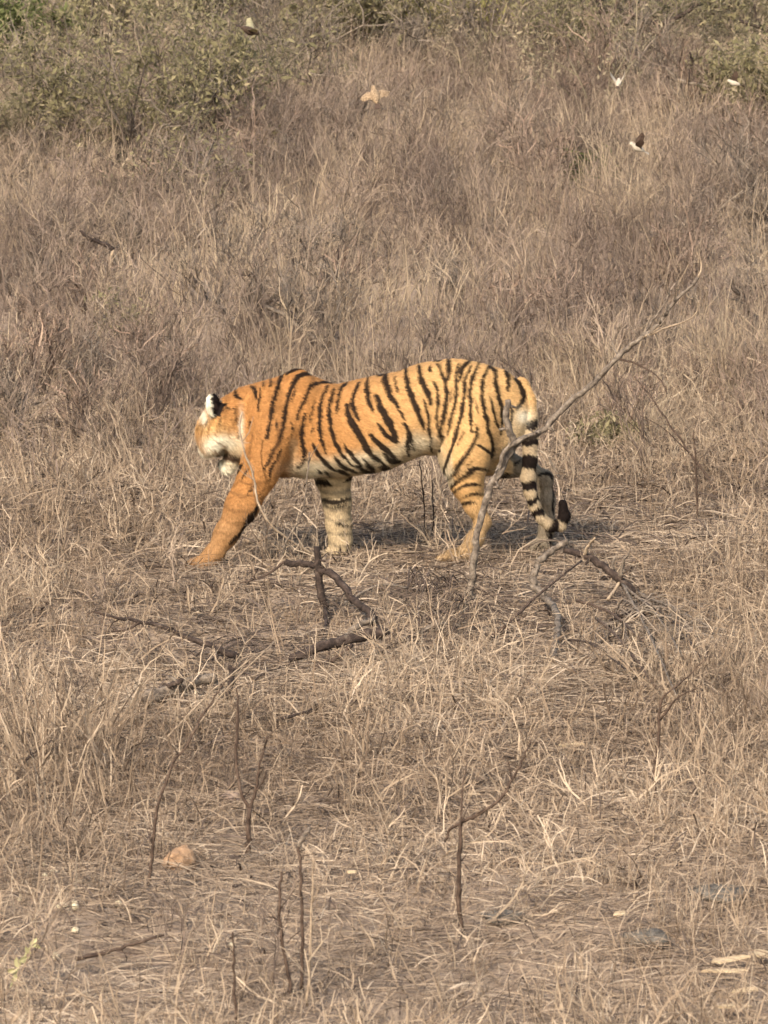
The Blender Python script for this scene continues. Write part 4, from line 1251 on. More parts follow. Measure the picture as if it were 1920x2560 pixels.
B('fallen_log', 'grey weathered log lying across the grass below the dark stub', 'log', (860, 1630), [
    ('trunk', [(728, 1646, -.05), (790, 1622, 0), (860, 1600, .05), (930, 1584, .1), (962, 1590, .1)], 0.017, 0.024, M['bark_dark']),
    ('limb', [(860, 1604, .04), (884, 1572, .08), (920, 1556, .12), (936, 1550, .14)], 0.012, 0.010, None),
    ('twig', [(742, 1690, -.25), (800, 1664, -.15), (850, 1640, -.08), (880, 1612, -.02)], 0.009, 0.007, M['bark_brown'])], M['bark'], 12)
B('long_bare_branch', 'long dark bare branch pointing left beside the fallen log', 'branch', (585, 1640), [
    ('stem', [(596, 1642, 0), (540, 1622, .05), (480, 1598, .08), (420, 1572, .1), (340, 1552, .12), (258, 1536, .12)], 0.014, 0.005, M['bark_dark']),
    ('twig', [(352, 1556, .12), (310, 1576, .05), (262, 1578, .0)], 0.005, 0.003, None),
    ('twig', [(258, 1536, .12), (232, 1530, .12), (218, 1536, .12)], 0.004, 0.002, None),
    ('twig', [(262, 1538, .12), (256, 1556, .1), (282, 1572, .08)], 0.004, 0.002, None)], M['bark_brown'], 13)
for k, (x0, y0, x1, y1, lb) in enumerate([(392, 1870, 640, 1636, 'longest of the pale straws slanting up to the bare branch'),
                                          (420, 1845, 622, 1650, 'middle pale straw of the slanting bundle below the bare branch'),
                                          (462, 1850, 690, 1600, 'rightmost pale straw of the slanting bundle below the bare branch')]):
    B('slanting_straw', lb, 'straw', (x0, y0), [('stem', [(x0, y0 + 4, 0), ((x0 + x1) / 2 - 6, (y0 + y1) / 2 - 6, .12), (x1, y1, .3)], 0.0045, 0.0025, None)], M['bark_pale'], 14 + k, 'slanting straws')
B('rotten_log', 'short rotten grey log half buried below the long bare branch', 'log', (440, 1745), [
    ('trunk', [(366, 1752, 0), (420, 1728, .05), (480, 1706, .1), (540, 1694, .12)], 0.030, 0.018, None),
    ('limb', [(408, 1722, .05), (440, 1708, .02), (454, 1700, .0)], 0.012, 0.008, M['bark_dark'])], M['bark'], 18)
B('dark_wood_knot', 'dark broken knot of wood among the slanting straws', 'branch', (566, 1748), [
    ('limb', [(562, 1750, 0), (568, 1728, 0), (580, 1700, .03), (576, 1664, .05)], 0.019, 0.009, None)], M['bark_dark'], 19)
B('dark_twig', 'short dark twig lying right of the slanting straws', 'twig', (740, 1790), [
    ('stem', [(706, 1796, 0), (740, 1786, .03), (780, 1772, .06)], 0.008, 0.005, None)], M['bark_dark'], 20)
B('curving_stem', 'tall thin dark stem curving right from beside the orange stone', 'sapling', (372, 2212), [
    ('stem', [(370, 2214, 0), (380, 2150, 0), (386, 2060, 0), (402, 1990, 0), (432, 1910, .02), (470, 1860, .04), (500, 1800, .06), (540, 1740, .1), (566, 1700, .14)], 0.0068, 0.003, None),
    ('twig', [(430, 1912, .02), (452, 1922, .0), (462, 1918, .0)], 0.004, 0.002, None)], M['bark_brown'], 21)
B('forked_sapling', 'leafless grey sapling forking in two above the orange stone', 'sapling', (622, 2140), [
    ('stem', [(618, 2146, 0), (622, 2090, 0), (624, 2020, 0)], 0.0105, 0.009, None),
    ('branch', [(624, 2022, 0), (600, 1970, .02), (590, 1900, .04), (594, 1800, .06), (592, 1760, .07)], 0.0068, 0.003, None),
    ('branch', [(624, 2022, 0), (640, 1970, 0), (650, 1910, 0), (668, 1840, 0)], 0.0068, 0.003, None),
    ('twig', [(640, 1975, 0), (660, 1950, -.03), (664, 1930, -.04)], 0.004, 0.002, None)], M['bark_brown'], 22)
B('paired_stem', 'dark thin stem leaning left, one of the foreground pair', 'stem', (728, 2482), [
    ('stem', [(730, 2488, 0), (718, 2420, 0), (704, 2340, 0), (698, 2260, 0), (704, 2180, 0)], 0.007, 0.004, None)], M['bark_brown'], 23)
B('paired_stem', 'straight brown stem with a blunt grey top, beside the left-leaning one', 'stem', (754, 2470), [
    ('stem', [(754, 2474, 0), (756, 2330, 0), (752, 2200, 0), (746, 2110, 0)], 0.0062, 0.0045, None),
    ('twig', [(748, 2116, 0), (760, 2090, 0), (776, 2070, .02)], 0.009, 0.006, M['bark'])], M['bark_brown'], 24)
B('pale_stalk', 'tall pale yellow stalk right of the two dark stems', 'stalk', (770, 2512), [
    ('stem', [(768, 2516, 0), (774, 2400, 0), (780, 2260, 0), (784, 2140, 0)], 0.0052, 0.003, None)], M['bark_pale'], 25)
B('edge_stem', 'single thin dark stem rising from the bottom edge', 'stem', (590, 2556), [
    ('stem', [(592, 2575, 0), (588, 2500, 0), (584, 2400, 0), (582, 2330, 0)], 0.006, 0.003, None)], M['bark_brown'], 26)
B('angled_sapling', 'brown bare sapling with one long limb angling up right', 'sapling', (1154, 2330), [
    ('stem', [(1156, 2336, 0), (1148, 2240, 0), (1148, 2140, 0), (1152, 2054, 0)], 0.0085, 0.007, None),
    ('branch', [(1152, 2056, 0), (1200, 2034, -.02), (1246, 2000, -.03), (1280, 1950, -.02), (1310, 1892, 0), (1326, 1850, .02)], 0.0066, 0.003, None),
    ('branch', [(1152, 2060, 0), (1128, 2070, .02), (1112, 2104, .04)], 0.006, 0.004, None),
    ('branch', [(1152, 2056, 0), (1156, 1980, .04), (1168, 1900, .08)], 0.004, 0.002, None),
    ('twig', [(1280, 1950, -.02), (1274, 1920, -.03), (1268, 1900, -.03)], 0.003, 0.0015, None)], M['bark_brown'], 27)
B('slender_sapling', 'slender grey sapling in the tawny grass near the right edge', 'sapling', (1636, 1990), [
    ('stem', [(1638, 1996, 0), (1636, 1930, 0), (1646, 1860, 0), (1650, 1770, 0), (1660, 1740, 0)], 0.008, 0.005, None),
    ('twig', [(1650, 1800, 0), (1700, 1740, -.05), (1742, 1722, -.08)], 0.005, 0.002, None),
    ('twig', [(1660, 1740, 0), (1720, 1690, .03), (1770, 1640, .05)], 0.004, 0.002, None)], M['bark_brown'], 28)
B('belly_stem', 'left of two thin dark stems standing behind the tiger\'s belly', 'stem', (1064, 1362), [
    ('stem', [(1066, 1366, 0), (1062, 1290, 0), (1056, 1220, 0), (1050, 1150, 0)], 0.0055, 0.003, None)], M['bark_dark'], 29)
B('belly_stem', 'right of two thin dark stems standing behind the tiger\'s belly', 'stem', (1080, 1358), [
    ('stem', [(1078, 1362, 0), (1084, 1290, 0), (1080, 1200, 0)], 0.0055, 0.003, None)], M['bark_dark'], 30)
B('small_dark_sapling', 'small dark sapling with a forked top behind the leaning sapling', 'sapling', (1522, 1072), [
    ('stem', [(1520, 1076, 0), (1524, 1040, 0), (1536, 1000, 0)], 0.012, 0.009, None),
    ('twig', [(1536, 1002, 0), (1522, 970, 0), (1506, 950, 0)], 0.006, 0.003, None),
    ('twig', [(1536, 1002, 0), (1548, 968, 0), (1560, 950, 0)], 0.006, 0.003, None)], M['bark_dark'], 31)
B('crossing_stem', 'long thin brown stem slanting down right of the small dark sapling', 'stem', (1800, 1244), [
    ('stem', [(1802, 1248, 0), (1760, 1180, .1), (1700, 1100, .2), (1640, 1010, .3), (1586, 940, .4)], 0.0085, 0.004, None),
    ('twig', [(1730, 1140, .15), (1660, 1072, .1), (1604, 1040, .1)], 0.004, 0.002, None)], M['bark_brown'], 32)
B('upright_dead_sapling', 'upright brown stem standing at the end of the slanting one', 'stem', (1744, 1320), [
    ('stem', [(1744, 1326, 0), (1742, 1240, 0), (1738, 1150, 0), (1734, 1080, 0)], 0.0075, 0.004, None)], M['bark_brown'], 33)
B('crooked_snag', 'crooked pale snag with a dark top limb in the grass at upper left', 'snag', (256, 735), [
    ('trunk', [(240, 740, 0), (262, 700, 0), (276, 660, 0), (284, 624, 0)], 0.011, 0.009, M['bark_pale']),
    ('limb', [(284, 624, 0), (250, 606, 0), (222, 596, 0), (200, 576, 0)], 0.011, 0.006, M['bark_dark']),
    ('limb', [(284, 630, 0), (306, 672, 0), (330, 664, 0)], 0.008, 0.006, M['bark'])], M['bark'], 34)
B('pale_snag', 'short pale snag standing right of the crooked one', 'snag', (326, 735), [
    ('trunk', [(326, 740, 0), (324, 690, 0), (332, 650, 0)], 0.012, 0.008, None)], M['bark_pale'], 35)
B('slanted_dead_stick', 'thick dead stick slanting down above the tiger\'s shoulder', 'stick', (812, 864), [
    ('stem', [(812, 868, 0), (760, 826, .1), (712, 788, .2), (664, 766, .3)], 0.011, 0.008, None),
    ('twig', [(770, 834, .1), (734, 790, .15), (700, 752, .2)], 0.009, 0.006, M['bark_dark'])], M['bark'], 36)
B('forked_dead_sapling', 'thin dark forked stem standing above the tiger\'s back', 'stem', (832, 790), [
    ('stem', [(832, 796, 0), (830, 740, 0), (818, 690, 0), (808, 640, 0)], 0.0085, 0.004, None),
    ('twig', [(832, 740, 0), (842, 690, 0), (846, 620, 0)], 0.005, 0.003, None)], M['bark_dark'], 37)
B('straight_stem', 'straight thin dark stem left of the forked one above the tiger', 'stem', (728, 750), [
    ('stem', [(728, 756, 0), (728, 700, 0), (736, 630, 0)], 0.007, 0.003, None)], M['bark_dark'], 38)
B('bent_stem', 'brown bent stem crossing a long stick at the left edge', 'stem', (152, 1000), [
    ('stem', [(150, 1006, 0), (134, 940, 0), (122, 860, 0), (106, 800, 0)], 0.009, 0.005, None)], M['bark_brown'], 39)
B('long_stick', 'long stick slanting in from the left edge above the bent stem\'s foot', 'stick', (140, 960), [
    ('stem', [(150, 968, 0), (90, 920, .05), (40, 876, .1), (-20, 846, .15)], 0.009, 0.007, None)], M['bark'], 40)
B('fallen_bough', 'dark fallen bough at the foot of the large thorn bush', 'bough', (420, 470), [
    ('limb', [(424, 476, 0), (380, 446, .1), (340, 424, .2), (288, 412, .3), (240, 380, .4)], 0.022, 0.010, None),
    ('limb', [(400, 470, -.1), (350, 452, 0), (300, 446, .1)], 0.014, 0.008, None)], M['bark_dark'], 41)
B('overhanging_limb', 'dark bare limb stretching across the top right corner', 'limb', (1560, 150), [
    ('limb', [(1560, 160, 0), (1520, 60, 0), (1500, 10, 0), (1490, -40, 0)], 0.030, 0.022, None),
    ('limb', [(1510, 20, 0), (1580, 36, -.1), (1650, 58, -.2), (1700, 40, -.25), (1750, 6, -.3)], 0.024, 0.012, None),
    ('twig', [(1580, 36, -.1), (1600, 70, -.1), (1606, 100, -.1)], 0.010, 0.006, None),
    ('twig', [(1650, 58, -.2), (1620, 20, -.2), (1600, -20, -.2)], 0.010, 0.006, None)], M['bark_dark'], 42)
B('drooping_limb', 'dark drooping limb at the right edge near the top', 'limb', (1900, 180), [
    ('limb', [(1930, 190, 0), (1926, 120, 0), (1916, 76, 0), (1880, 62, 0), (1840, 50, 0)], 0.022, 0.010, None),
    ('twig', [(1900, 66, 0), (1890, 40, 0), (1886, 10, 0)], 0.010, 0.005, None)], M['bark_dark'], 43)
B('tangled_deadwood', 'tangled pale grey deadwood below the right-hand shrubs', 'deadwood', (1700, 300), [
    ('limb', [(1706, 310, 0), (1706, 250, 0), (1690, 200, 0), (1664, 172, 0)], 0.016, 0.012, None),
    ('limb', [(1690, 200, 0), (1720, 206, -.05), (1760, 214, -.1), (1796, 220, -.15)], 0.013, 0.010, None),
    ('limb', [(1796, 220, -.15), (1800, 260, -.1), (1812, 310, 0)], 0.012, 0.012, None),
    ('limb', [(1790, 216, -.15), (1800, 170, -.1), (1796, 120, 0)], 0.012, 0.008, None),
    ('twig', [(1722, 206, -.05), (1730, 160, 0), (1724, 130, 0)], 0.012, 0.006, M['bark_dark']),
    ('twig', [(1706, 250, 0), (1680, 220, .1), (1676, 200, .1)], 0.010, 0.006, None)], M['bark'], 44)
B('pale_bent_stick', 'pale bent stick below the tangled deadwood', 'stick', (1740, 345), [
    ('stem', [(1736, 348, 0), (1760, 320, 0), (1780, 302, 0), (1808, 306, 0)], 0.010, 0.007, None)], M['bark_pale'], 45)
B('leaning_dark_stem', 'dark stem leaning right out of the tall grass at the left edge', 'stem', (40, 1960), [
    ('stem', [(44, 1966, 0), (60, 1910, 0), (88, 1880, .02), (130, 1850, .04)], 0.0075, 0.003, None)], M['bark_dark'], 47)
B('upright_thin_sapling', 'thin leafless sapling standing right of the slanting straws', 'sapling', (582, 1940), [
    ('stem', [(590, 1950, 0), (592, 1860, 0), (596, 1790, 0), (590, 1720, 0)], 0.006, 0.003, None)], M['bark_brown'], 48)
B('crossed_grey_stick', 'grey stick lying in the brush right of the fallen log', 'stick', (1040, 1610), [
    ('stem', [(980, 1600, 0), (1040, 1588, .05), (1100, 1560, .1), (1150, 1566, .12)], 0.011, 0.006, None)], M['bark'], 49)
B('lying_stick', 'brown stick lying flat on the bare litter at lower left', 'stick', (320, 2370), [
    ('stem', [(188, 2396, 0), (260, 2382, .03), (330, 2362, .06), (410, 2338, .1)], 0.008, 0.004, None)], M['bark_brown'], 46)

def tangle(name, label, px, py, rx, ry, n, az0, mat, seed, hgt=0.22, cat='brush'):
    """a heap of thin bent dead twigs; too many to count, one mass"""
    rng = np.random.default_rng(seed)
    gp = ground(px, py)
    e = empty(name, gp); tag(e, label, cat)
    mb = MB()
    for k in range(n):
        a = rng.uniform(0, 6.28); r = math.sqrt(rng.uniform())
        x_, y_ = gp[0] + rx * r * math.cos(a), gp[1] + ry * r * math.sin(a)
        z_ = float(terr(x_, y_))
        az = az0 + rng.normal(0, 0.7); L_ = rng.uniform(0.2, 0.65)
        dx, dy = math.cos(az) * L_, math.sin(az) * L_
        h = rng.uniform(0.3, 1.0) * hgt * (1 - 0.5 * r)
        z2 = float(terr(x_ + dx, y_ + dy))
        P = smooth_path([(x_, y_, z_ + rng.uniform(0, 0.5) * h), (x_ + dx * .35, y_ + dy * .35, z_ + h), (x_ + dx * .75 + rng.normal(0, .03), y_ + dy * .75, z2 + h * 0.7), (x_ + dx, y_ + dy, z2 + rng.uniform(0, 0.4) * h)], 3)
        r_ = rng.uniform(0.0018, 0.0045)
        mb.tube(P, r_, r_ * 0.5, 4, np.clip(rng.normal(0.5, 0.25), 0, 1))
    o = mb.build('twig_mass', mat, e, rel=gp)
    o['kind'] = 'stuff'
tangle('brush_heap', 'heap of bent dry twigs fanning out under the arched branch', 1575, 1610, 0.26, 0.8, 100, -0.55, M['twig_grey'], 71, 0.24)
tangle('straw_heap', 'swept heap of pale straw at the arched branch\'s right-hand foot', 1720, 1560, 0.34, 0.9, 130, -0.3, M['litter'], 72, 0.16)
tangle('twig_heap', 'dark tangle of fine twigs left of the leaning sapling\'s foot', 1060, 1560, 0.22, 0.7, 90, 1.2, M['weed'], 73, 0.24)
tangle('twig_heap', 'loose tangle of grey twigs beneath the long bare branch', 520, 1720, 0.30, 0.7, 60, 0.6, M['weed'], 74, 0.16)

# ------------------------------------------------------------------ shrubs at the top of the slope
def shrub(label, px, py, h, spread, kind, seed, stems=9, cnt=5, sz=0.02, name='shrub', group='shrubs at the top of the slope'):
    rng = np.random.default_rng(seed)
    gp = ground(px, py)
    h *= 1.75 if name == 'shrub' else 1.0
    e = empty(name, gp, rng.uniform(0, 6.28))
    tag(e, label, 'shrub', group)
    wood, leaf = MB(), MB()
    twig_plant(wood, rng, h, stems, spread, 0.0115, 3, 0.5, 4, 0.22, (leaf, cnt, sz * 1.3) if cnt else None)
    wood.build('stems', M['twig_brown' if kind == 'brown' else 'twig_grey'], e)
    if cnt:
        leaf.build('foliage', M[{'green': 'leaf_green', 'yellow': 'leaf_yellow'}.get(kind, 'scrub')], e)
    return e
SH = [
    ('yellow-green leafy shrub at the top edge between grey-green ones', 1090, 150, 0.62, 0.9, 'yellow', 9, 7, .024),
    ('second yellow-green shrub behind the grey twig dome', 1180, 90, 0.55, 0.9, 'yellow', 8, 6, .022),
    ('bright yellow-green shrub at the top edge above the largest tan bird', 985, 120, 0.62, 0.9, 'yellow', 9, 7, .022),
    ('yellowish olive shrub above the cream winged bird', 560, 100, 0.6, 0.9, 'yellow', 8, 5, .022),
    ('grey leafless twig dome with a dark foot right of centre', 1215, 190, 0.50, 1.1, 'grey', 13, 0, 0),
    ('broad grey-green shrub right of the twig dome', 1400, 200, 0.50, 1.2, 'scrub', 12, 3, .018),
    ('pale olive shrub above the tangled deadwood', 1640, 190, 0.62, 0.9, 'scrub', 9, 4, .02),
    ('green leafy shrub at the right edge beside the deadwood', 1890, 330, 0.42, 0.9, 'scrub', 9, 7, .018),
    ('reddish-brown bare shrub inside the tangled deadwood', 1750, 330, 0.42, 0.7, 'brown', 9, 0, 0),
    ('olive shrub under the drooping limb in the right corner', 1850, 150, 0.60, 0.9, 'scrub', 9, 5, .02),
    ('large grey-green thorn bush on the left above the fallen bough', 330, 430, 0.66, 1.25, 'scrub', 13, 4, .018),
    ('thorn bush with small olive leaves left of the yellow sprout', 540, 380, 0.52, 1.1, 'scrub', 11, 4, .018),
    ('tall grey-green bush at the upper left above the thorn bush', 260, 190, 0.72, 1.0, 'scrub', 11, 5, .02),
    ('olive green bush at the top edge left of the flying cream bird', 470, 150, 0.62, 1.0, 'scrub', 11, 6, .022),
    ('dark green shrub in the upper left corner', 20, 200, 0.36, 0.8, 'green', 10, 8, .022),
    ('grey bare shrub below the dark green corner shrub', 30, 300, 0.40, 0.9, 'grey', 11, 1, .016),
    ('dark grey leafless bush right of the cream bird', 720, 200, 0.60, 1.1, 'grey', 14, 0, 0),
    ('mauve-grey bare bush right of the small yellow sprout', 760, 270, 0.45, 1.1, 'grey', 12, 1, .014),
    ('pale green bush left of the yellow-green shrub', 890, 170, 0.60, 1.0, 'scrub', 11, 6, .022),
    ('pale grey bush with bleached stems at the left edge', 60, 410, 0.50, 0.9, 'scrub', 9, 3, .018),
    ('dark bare bush standing alone below the thorn bush', 480, 570, 0.40, 0.6, 'grey', 8, 1, .014),
    ('low greyish bush left of the slanted dead stick', 330, 880, 0.18, 1.1, 'grey', 9, 1, .012),
    ('grey bush at the far top right corner behind the limbs', 1760, 60, 0.60, 1.0, 'grey', 11, 1, .016),
    ('brown bare bush under the overhanging limb', 1500, 240, 0.45, 0.8, 'brown', 10, 0, 0),
    ('dark bare bush left of the twig dome at top centre', 1010, 210, 0.42, 1.0, 'grey', 12, 0, 0),
    ('dark twiggy bush between the limbs and the deadwood', 1600, 260, 0.40, 0.9, 'grey', 12, 0, 0),
    ('dark bare bush under the yellowish olive shrub', 560, 250, 0.40, 1.0, 'grey', 12, 0, 0),
    ('dark twiggy bush behind the large thorn bush', 170, 330, 0.42, 1.0, 'grey', 12, 1, .014),
    ('tall dark bare bush at the far right edge below the green shrub', 1880, 560, 0.40, 0.7, 'grey', 10, 0, 0),
    ('wide grey-brown bare bush behind the tiger\'s head', 330, 960, 0.26, 1.0, 'brown', 12, 0, 0),
    ('grey-brown bare bush at the left edge level with the tiger\'s back', 60, 1010, 0.32, 0.9, 'brown', 12, 0, 0),
    ('mauve bare bush in the tall grass at centre', 640, 470, 0.36, 0.8, 'brown', 10, 0, 0),
    ('brown bare bush left of the small green sprout', 1330, 480, 0.36, 0.8, 'brown', 10, 0, 0),
]
for k, (lb, px_, py_, h_, sp_, kd, st_, cn_, sz_) in enumerate(SH):
    shrub(lb, px_, py_, h_, sp_, kd, 300 + k, st_, cn_, sz_)
# bare thicket through the mid slope, too many stems to count
def thicket_mesh(seed, m):
    mb = MB()
    twig_plant(mb, np.random.default_rng(seed), 0.42, 9, 0.65, 0.0115, 3, 0.5, 4, 0.22)
    return mb.mesh('thicket', m)
rng = np.random.default_rng(77)
C_thick = proto_col('thicket_proto', [thicket_mesh(400 + k, M['twig_brown' if k % 2 else 'twig_grey']) for k in range(4)])
pts = []
for k in range(900):
    a_, b_ = rng.uniform(-300, 2220), rng.uniform(300, 1120)
    if 430 < a_ < 1430 and b_ > 900: continue
    if all(((a_ - q[0]) / 170) ** 2 + ((b_ - q[1]) / 70) ** 2 > 1 for q in pts): pts.append((a_, b_))
n = len(pts)
s = rng.uniform(0.55, 1.15, n)
scatter('bare_thicket', C_thick, np.array([ground(*q) for q in pts]), rots(rng, n, 0.05), s[:, None] * np.ones(3), np.full(n, 0.5), 4,
        'bare twiggy grey-brown thicket standing through the mid-slope grass', 'thicket', rng)
shrub('small yellow-green sprout standing in the dry grass', 664, 395, 0.20, 0.7, 'yellow', 340, 6, 5, .016, 'leafy_sprout', None)
shrub('small dark green sprout among mauve weeds right of centre', 1455, 470, 0.22, 0.7, 'green', 341, 6, 4, .014, 'leafy_sprout', None)
shrub('low grey-green scrub right of the tiger behind the leaning sapling', 1520, 1120, 0.14, 1.3, 'scrub', 342, 8, 3, .012, 'low_scrub', None)

# ------------------------------------------------------------------ stones, pale leaves, wood chips, sprig
def stone(name, label, cat, px, py, size, mat, seed, flat=0.6, sink=0.25, group=None):
    rng = np.random.default_rng(seed)
    gp = ground(px, py)
    mb = MB()
    uv_ball(mb, (0, 0, 0), 1.0, None, 8, 12)
    P = np.array(mb.v)
    k = 1 + 0.05 * np.sin(11 * P[:, 0] + 7 * P[:, 1] + seed) * np.sin(9 * P[:, 2] - 5 * P[:, 0]) + 0.04 * rng.normal(0, 1, len(P)) * (np.abs(P[:, 2]) < 0.98) + 0.16 * np.sin(3.1 * P[:, 0] + seed) * np.cos(2.7 * P[:, 1] + 2 * seed) + 0.10 * np.sin(6 * P[:, 2] + 4 * P[:, 0] + seed)
    P = P * k[:, None] * np.array([1, rng.uniform(0.7, 1.0), flat]) * size
    a = rng.uniform(0, 6.28)
    P = np.stack([P[:, 0] * math.cos(a) - P[:, 1] * math.sin(a), P[:, 0] * math.sin(a) + P[:, 1] * math.cos(a), P[:, 2] + size * flat * (1 - 2 * sink)], 1)
    mb.v = [tuple(p) for p in P]
    o = mb.build(name, mat, None, True)
    o.location = gp
    tag(o, label, cat, group)
    return o
stone('orange_stone', 'orange sandy stone half sunk beside the curving dark stem', 'stone', 448, 2178, 0.080, M['stone_orange'], 1, 0.72, 0.24)
stone('pink_stone', 'pinkish stone left of the forked sapling\'s fork', 'stone', 575, 2010, 0.055, M['stone_pink'], 2)
stone('flat_stone', 'flat grey stone slab in the litter at lower right', 'stone', 1620, 2355, 0.10, M['stone_grey'], 3, 0.28, 0.3)
stone('flat_stone', 'long thin grey slab near the right edge above the wood chips', 'stone', 1800, 2240, 0.11, M['stone_grey'], 4, 0.22, 0.3)
stone('dark_stone', 'dark grey stone low in the litter right of the angled sapling', 'stone', 1260, 2300, 0.085, M['stone_grey'], 5, 0.28, 0.32)
for k, (px_, py_, s_, lb) in enumerate([(108, 2166, .011, 'topmost pale pebble of the cluster above the sprig'), (136, 2188, .011, 'rightmost pebble in the upper pale cluster at lower left'), (112, 2198, .010, 'lowest pebble in the upper pale cluster at lower left'),
        (156, 2276, .014, 'largest white pebble at lower left, left of its twin'), (188, 2276, .012, 'white pebble just right of the largest one'), (186, 2262, .008, 'tiny pale pebble above the twin white pebbles'),
        (296, 2265, .010, 'lone pale pebble right of the white twins'), (188, 2332, .010, 'lone white pebble below the white twins'), (140, 2398, .012, 'white pebble right of the green sprig'), (118, 2376, .007, 'tiny pale pebble beside the sprig\'s top leaf'),
        (50, 2252, .008, 'small pale pebble near the left edge'), (580, 2368, .008, 'small pale pebble left of the foreground stem pair')]):
    stone('pale_pebble', lb, 'pebble', px_, py_, s_ * 1.45, M['pale_leaf'], 20 + k, 0.7, 0.02, 'pale pebbles')
for k, (px_, py_, l_, w_, a_, lb) in enumerate([(1820, 2425, .13, .035, .1, 'large yellowish wood chip near the right edge'), (1900, 2410, .07, .045, .5, 'rounded pale chip at the right edge'),
        (1812, 2455, .16, .02, .05, 'long thin wood splinter below the yellowish chip'), (1862, 2504, .10, .028, -.15, 'brightest pale wood chip in the lower right corner'),
        (1830, 2545, .12, .022, .3, 'splinter at the bottom edge in the right corner'), (1430, 1884, .12, .02, .02, 'straight pale stick lying right of the angled sapling\'s tip'),
        (1550, 2310, .05, .03, .3, 'small square pale chip left of the flat grey slab'), (880, 2205, .04, .02, .2, 'small pale chip right of the foreground stems')]):
    gp = ground(px_, py_)
    mb = MB()
    rng = np.random.default_rng(60 + k)
    ring = [(-1, -.5), (-.6, -1), (.5, -.8), (1, -.2), (.85, .7), (.1, 1), (-.8, .6)]
    V_ = [(u * l_ / 2 * rng.uniform(.75, 1.2), v * w_ / 2 * rng.uniform(.6, 1.3), 0.0) for u, v in ring]
    V_ += [(u * .93, v * .9, 0.006 + 0.004 * rng.uniform()) for u, v, _ in V_]
    F_ = [tuple(range(6, -1, -1)), tuple(range(7, 14))] + [(i, (i + 1) % 7, 7 + (i + 1) % 7, 7 + i) for i in range(7)]
    mb.add(V_, F_)
    o = mb.build('wood_chip', M['wood_chip'])
    o.location = gp + np.array([0, 0, 0.035]); o.rotation_euler = (rng.uniform(0.05, 0.3), rng.uniform(-.12, .12), a_)
    tag(o, lb, 'wood chip', 'wood chips in the litter')
gp = ground(24, 2480)
sp = empty('green_sprig', gp)
tag(sp, 'small pale green leafy sprig at the lower left edge', 'sprig')
mb = MB(); mb.tube(smooth_path([at(22, 2486, gp[1]), at(36, 2440, gp[1]), at(62, 2390, gp[1]), at(86, 2352, gp[1])], 4), .004, .002, 5); mb.build('stem', M['sprig'], sp, rel=gp)
for k, (px_, py_, s_) in enumerate([(30, 2426, .02), (44, 2408, .022), (60, 2398, .022), (70, 2376, .018), (84, 2358, .02), (92, 2364, .016), (38, 2446, .018)]):
    rng = np.random.default_rng(80 + k)
    c0 = at(px_, py_, gp[1] - 0.01)
    u = np.array([rng.uniform(-1, 1), rng.uniform(-.3, .3), rng.uniform(.2, 1)]); u /= np.linalg.norm(u)
    v = np.cross(u, [0.2, 1, 0.3]); v /= np.linalg.norm(v)
    nn = np.cross(u, v)
    mb = MB()
    mb.add([c0 - u * s_, c0 - u * s_ * .3 + v * s_ * .5 + nn * .003, c0 + u * s_ * .4 + v * s_ * .42 + nn * .003, c0 + u * s_, c0 + u * s_ * .4 - v * s_ * .42 + nn * .003, c0 - u * s_ * .3 - v * s_ * .5 + nn * .003, c0],
           [(6, 0, 1), (6, 1, 2), (6, 2, 3), (6, 3, 4), (6, 4, 5), (6, 5, 0)])
    mb.build('leaf', M['sprig'], sp, rel=gp)

# ------------------------------------------------------------------ birds put up by the tiger
M['b_white'] = solid_mat('white_feather', [(0.3, (0.33, 0.28, 0.225)), (0.7, (0.50, 0.44, 0.37))], 40, 0.8, 0.1)
M['b_tan'] = solid_mat('tan_feather', [(0.38, (0.11, 0.070, 0.043)), (0.62, (0.37, 0.268, 0.172))], 70, 0.85, 0.15, stretch=(1, 3, 1))
M['b_dark'] = solid_mat('dark_feather', [(0.3, (0.035, 0.022, 0.017)), (0.7, (0.095, 0.062, 0.046))], 60, 0.85, 0.15, stretch=(1, 3, 1))
M['b_cream'] = solid_mat('cream_feather', [(0.3, (0.24, 0.205, 0.12)), (0.7, (0.40, 0.35, 0.22))], 60, 0.85, 0.15)
M['b_beak'] = solid_mat('beak_horn', [(0.3, (0.10, 0.08, 0.06)), (0.7, (0.17, 0.13, 0.10))], 60, 0.5, 0.0)

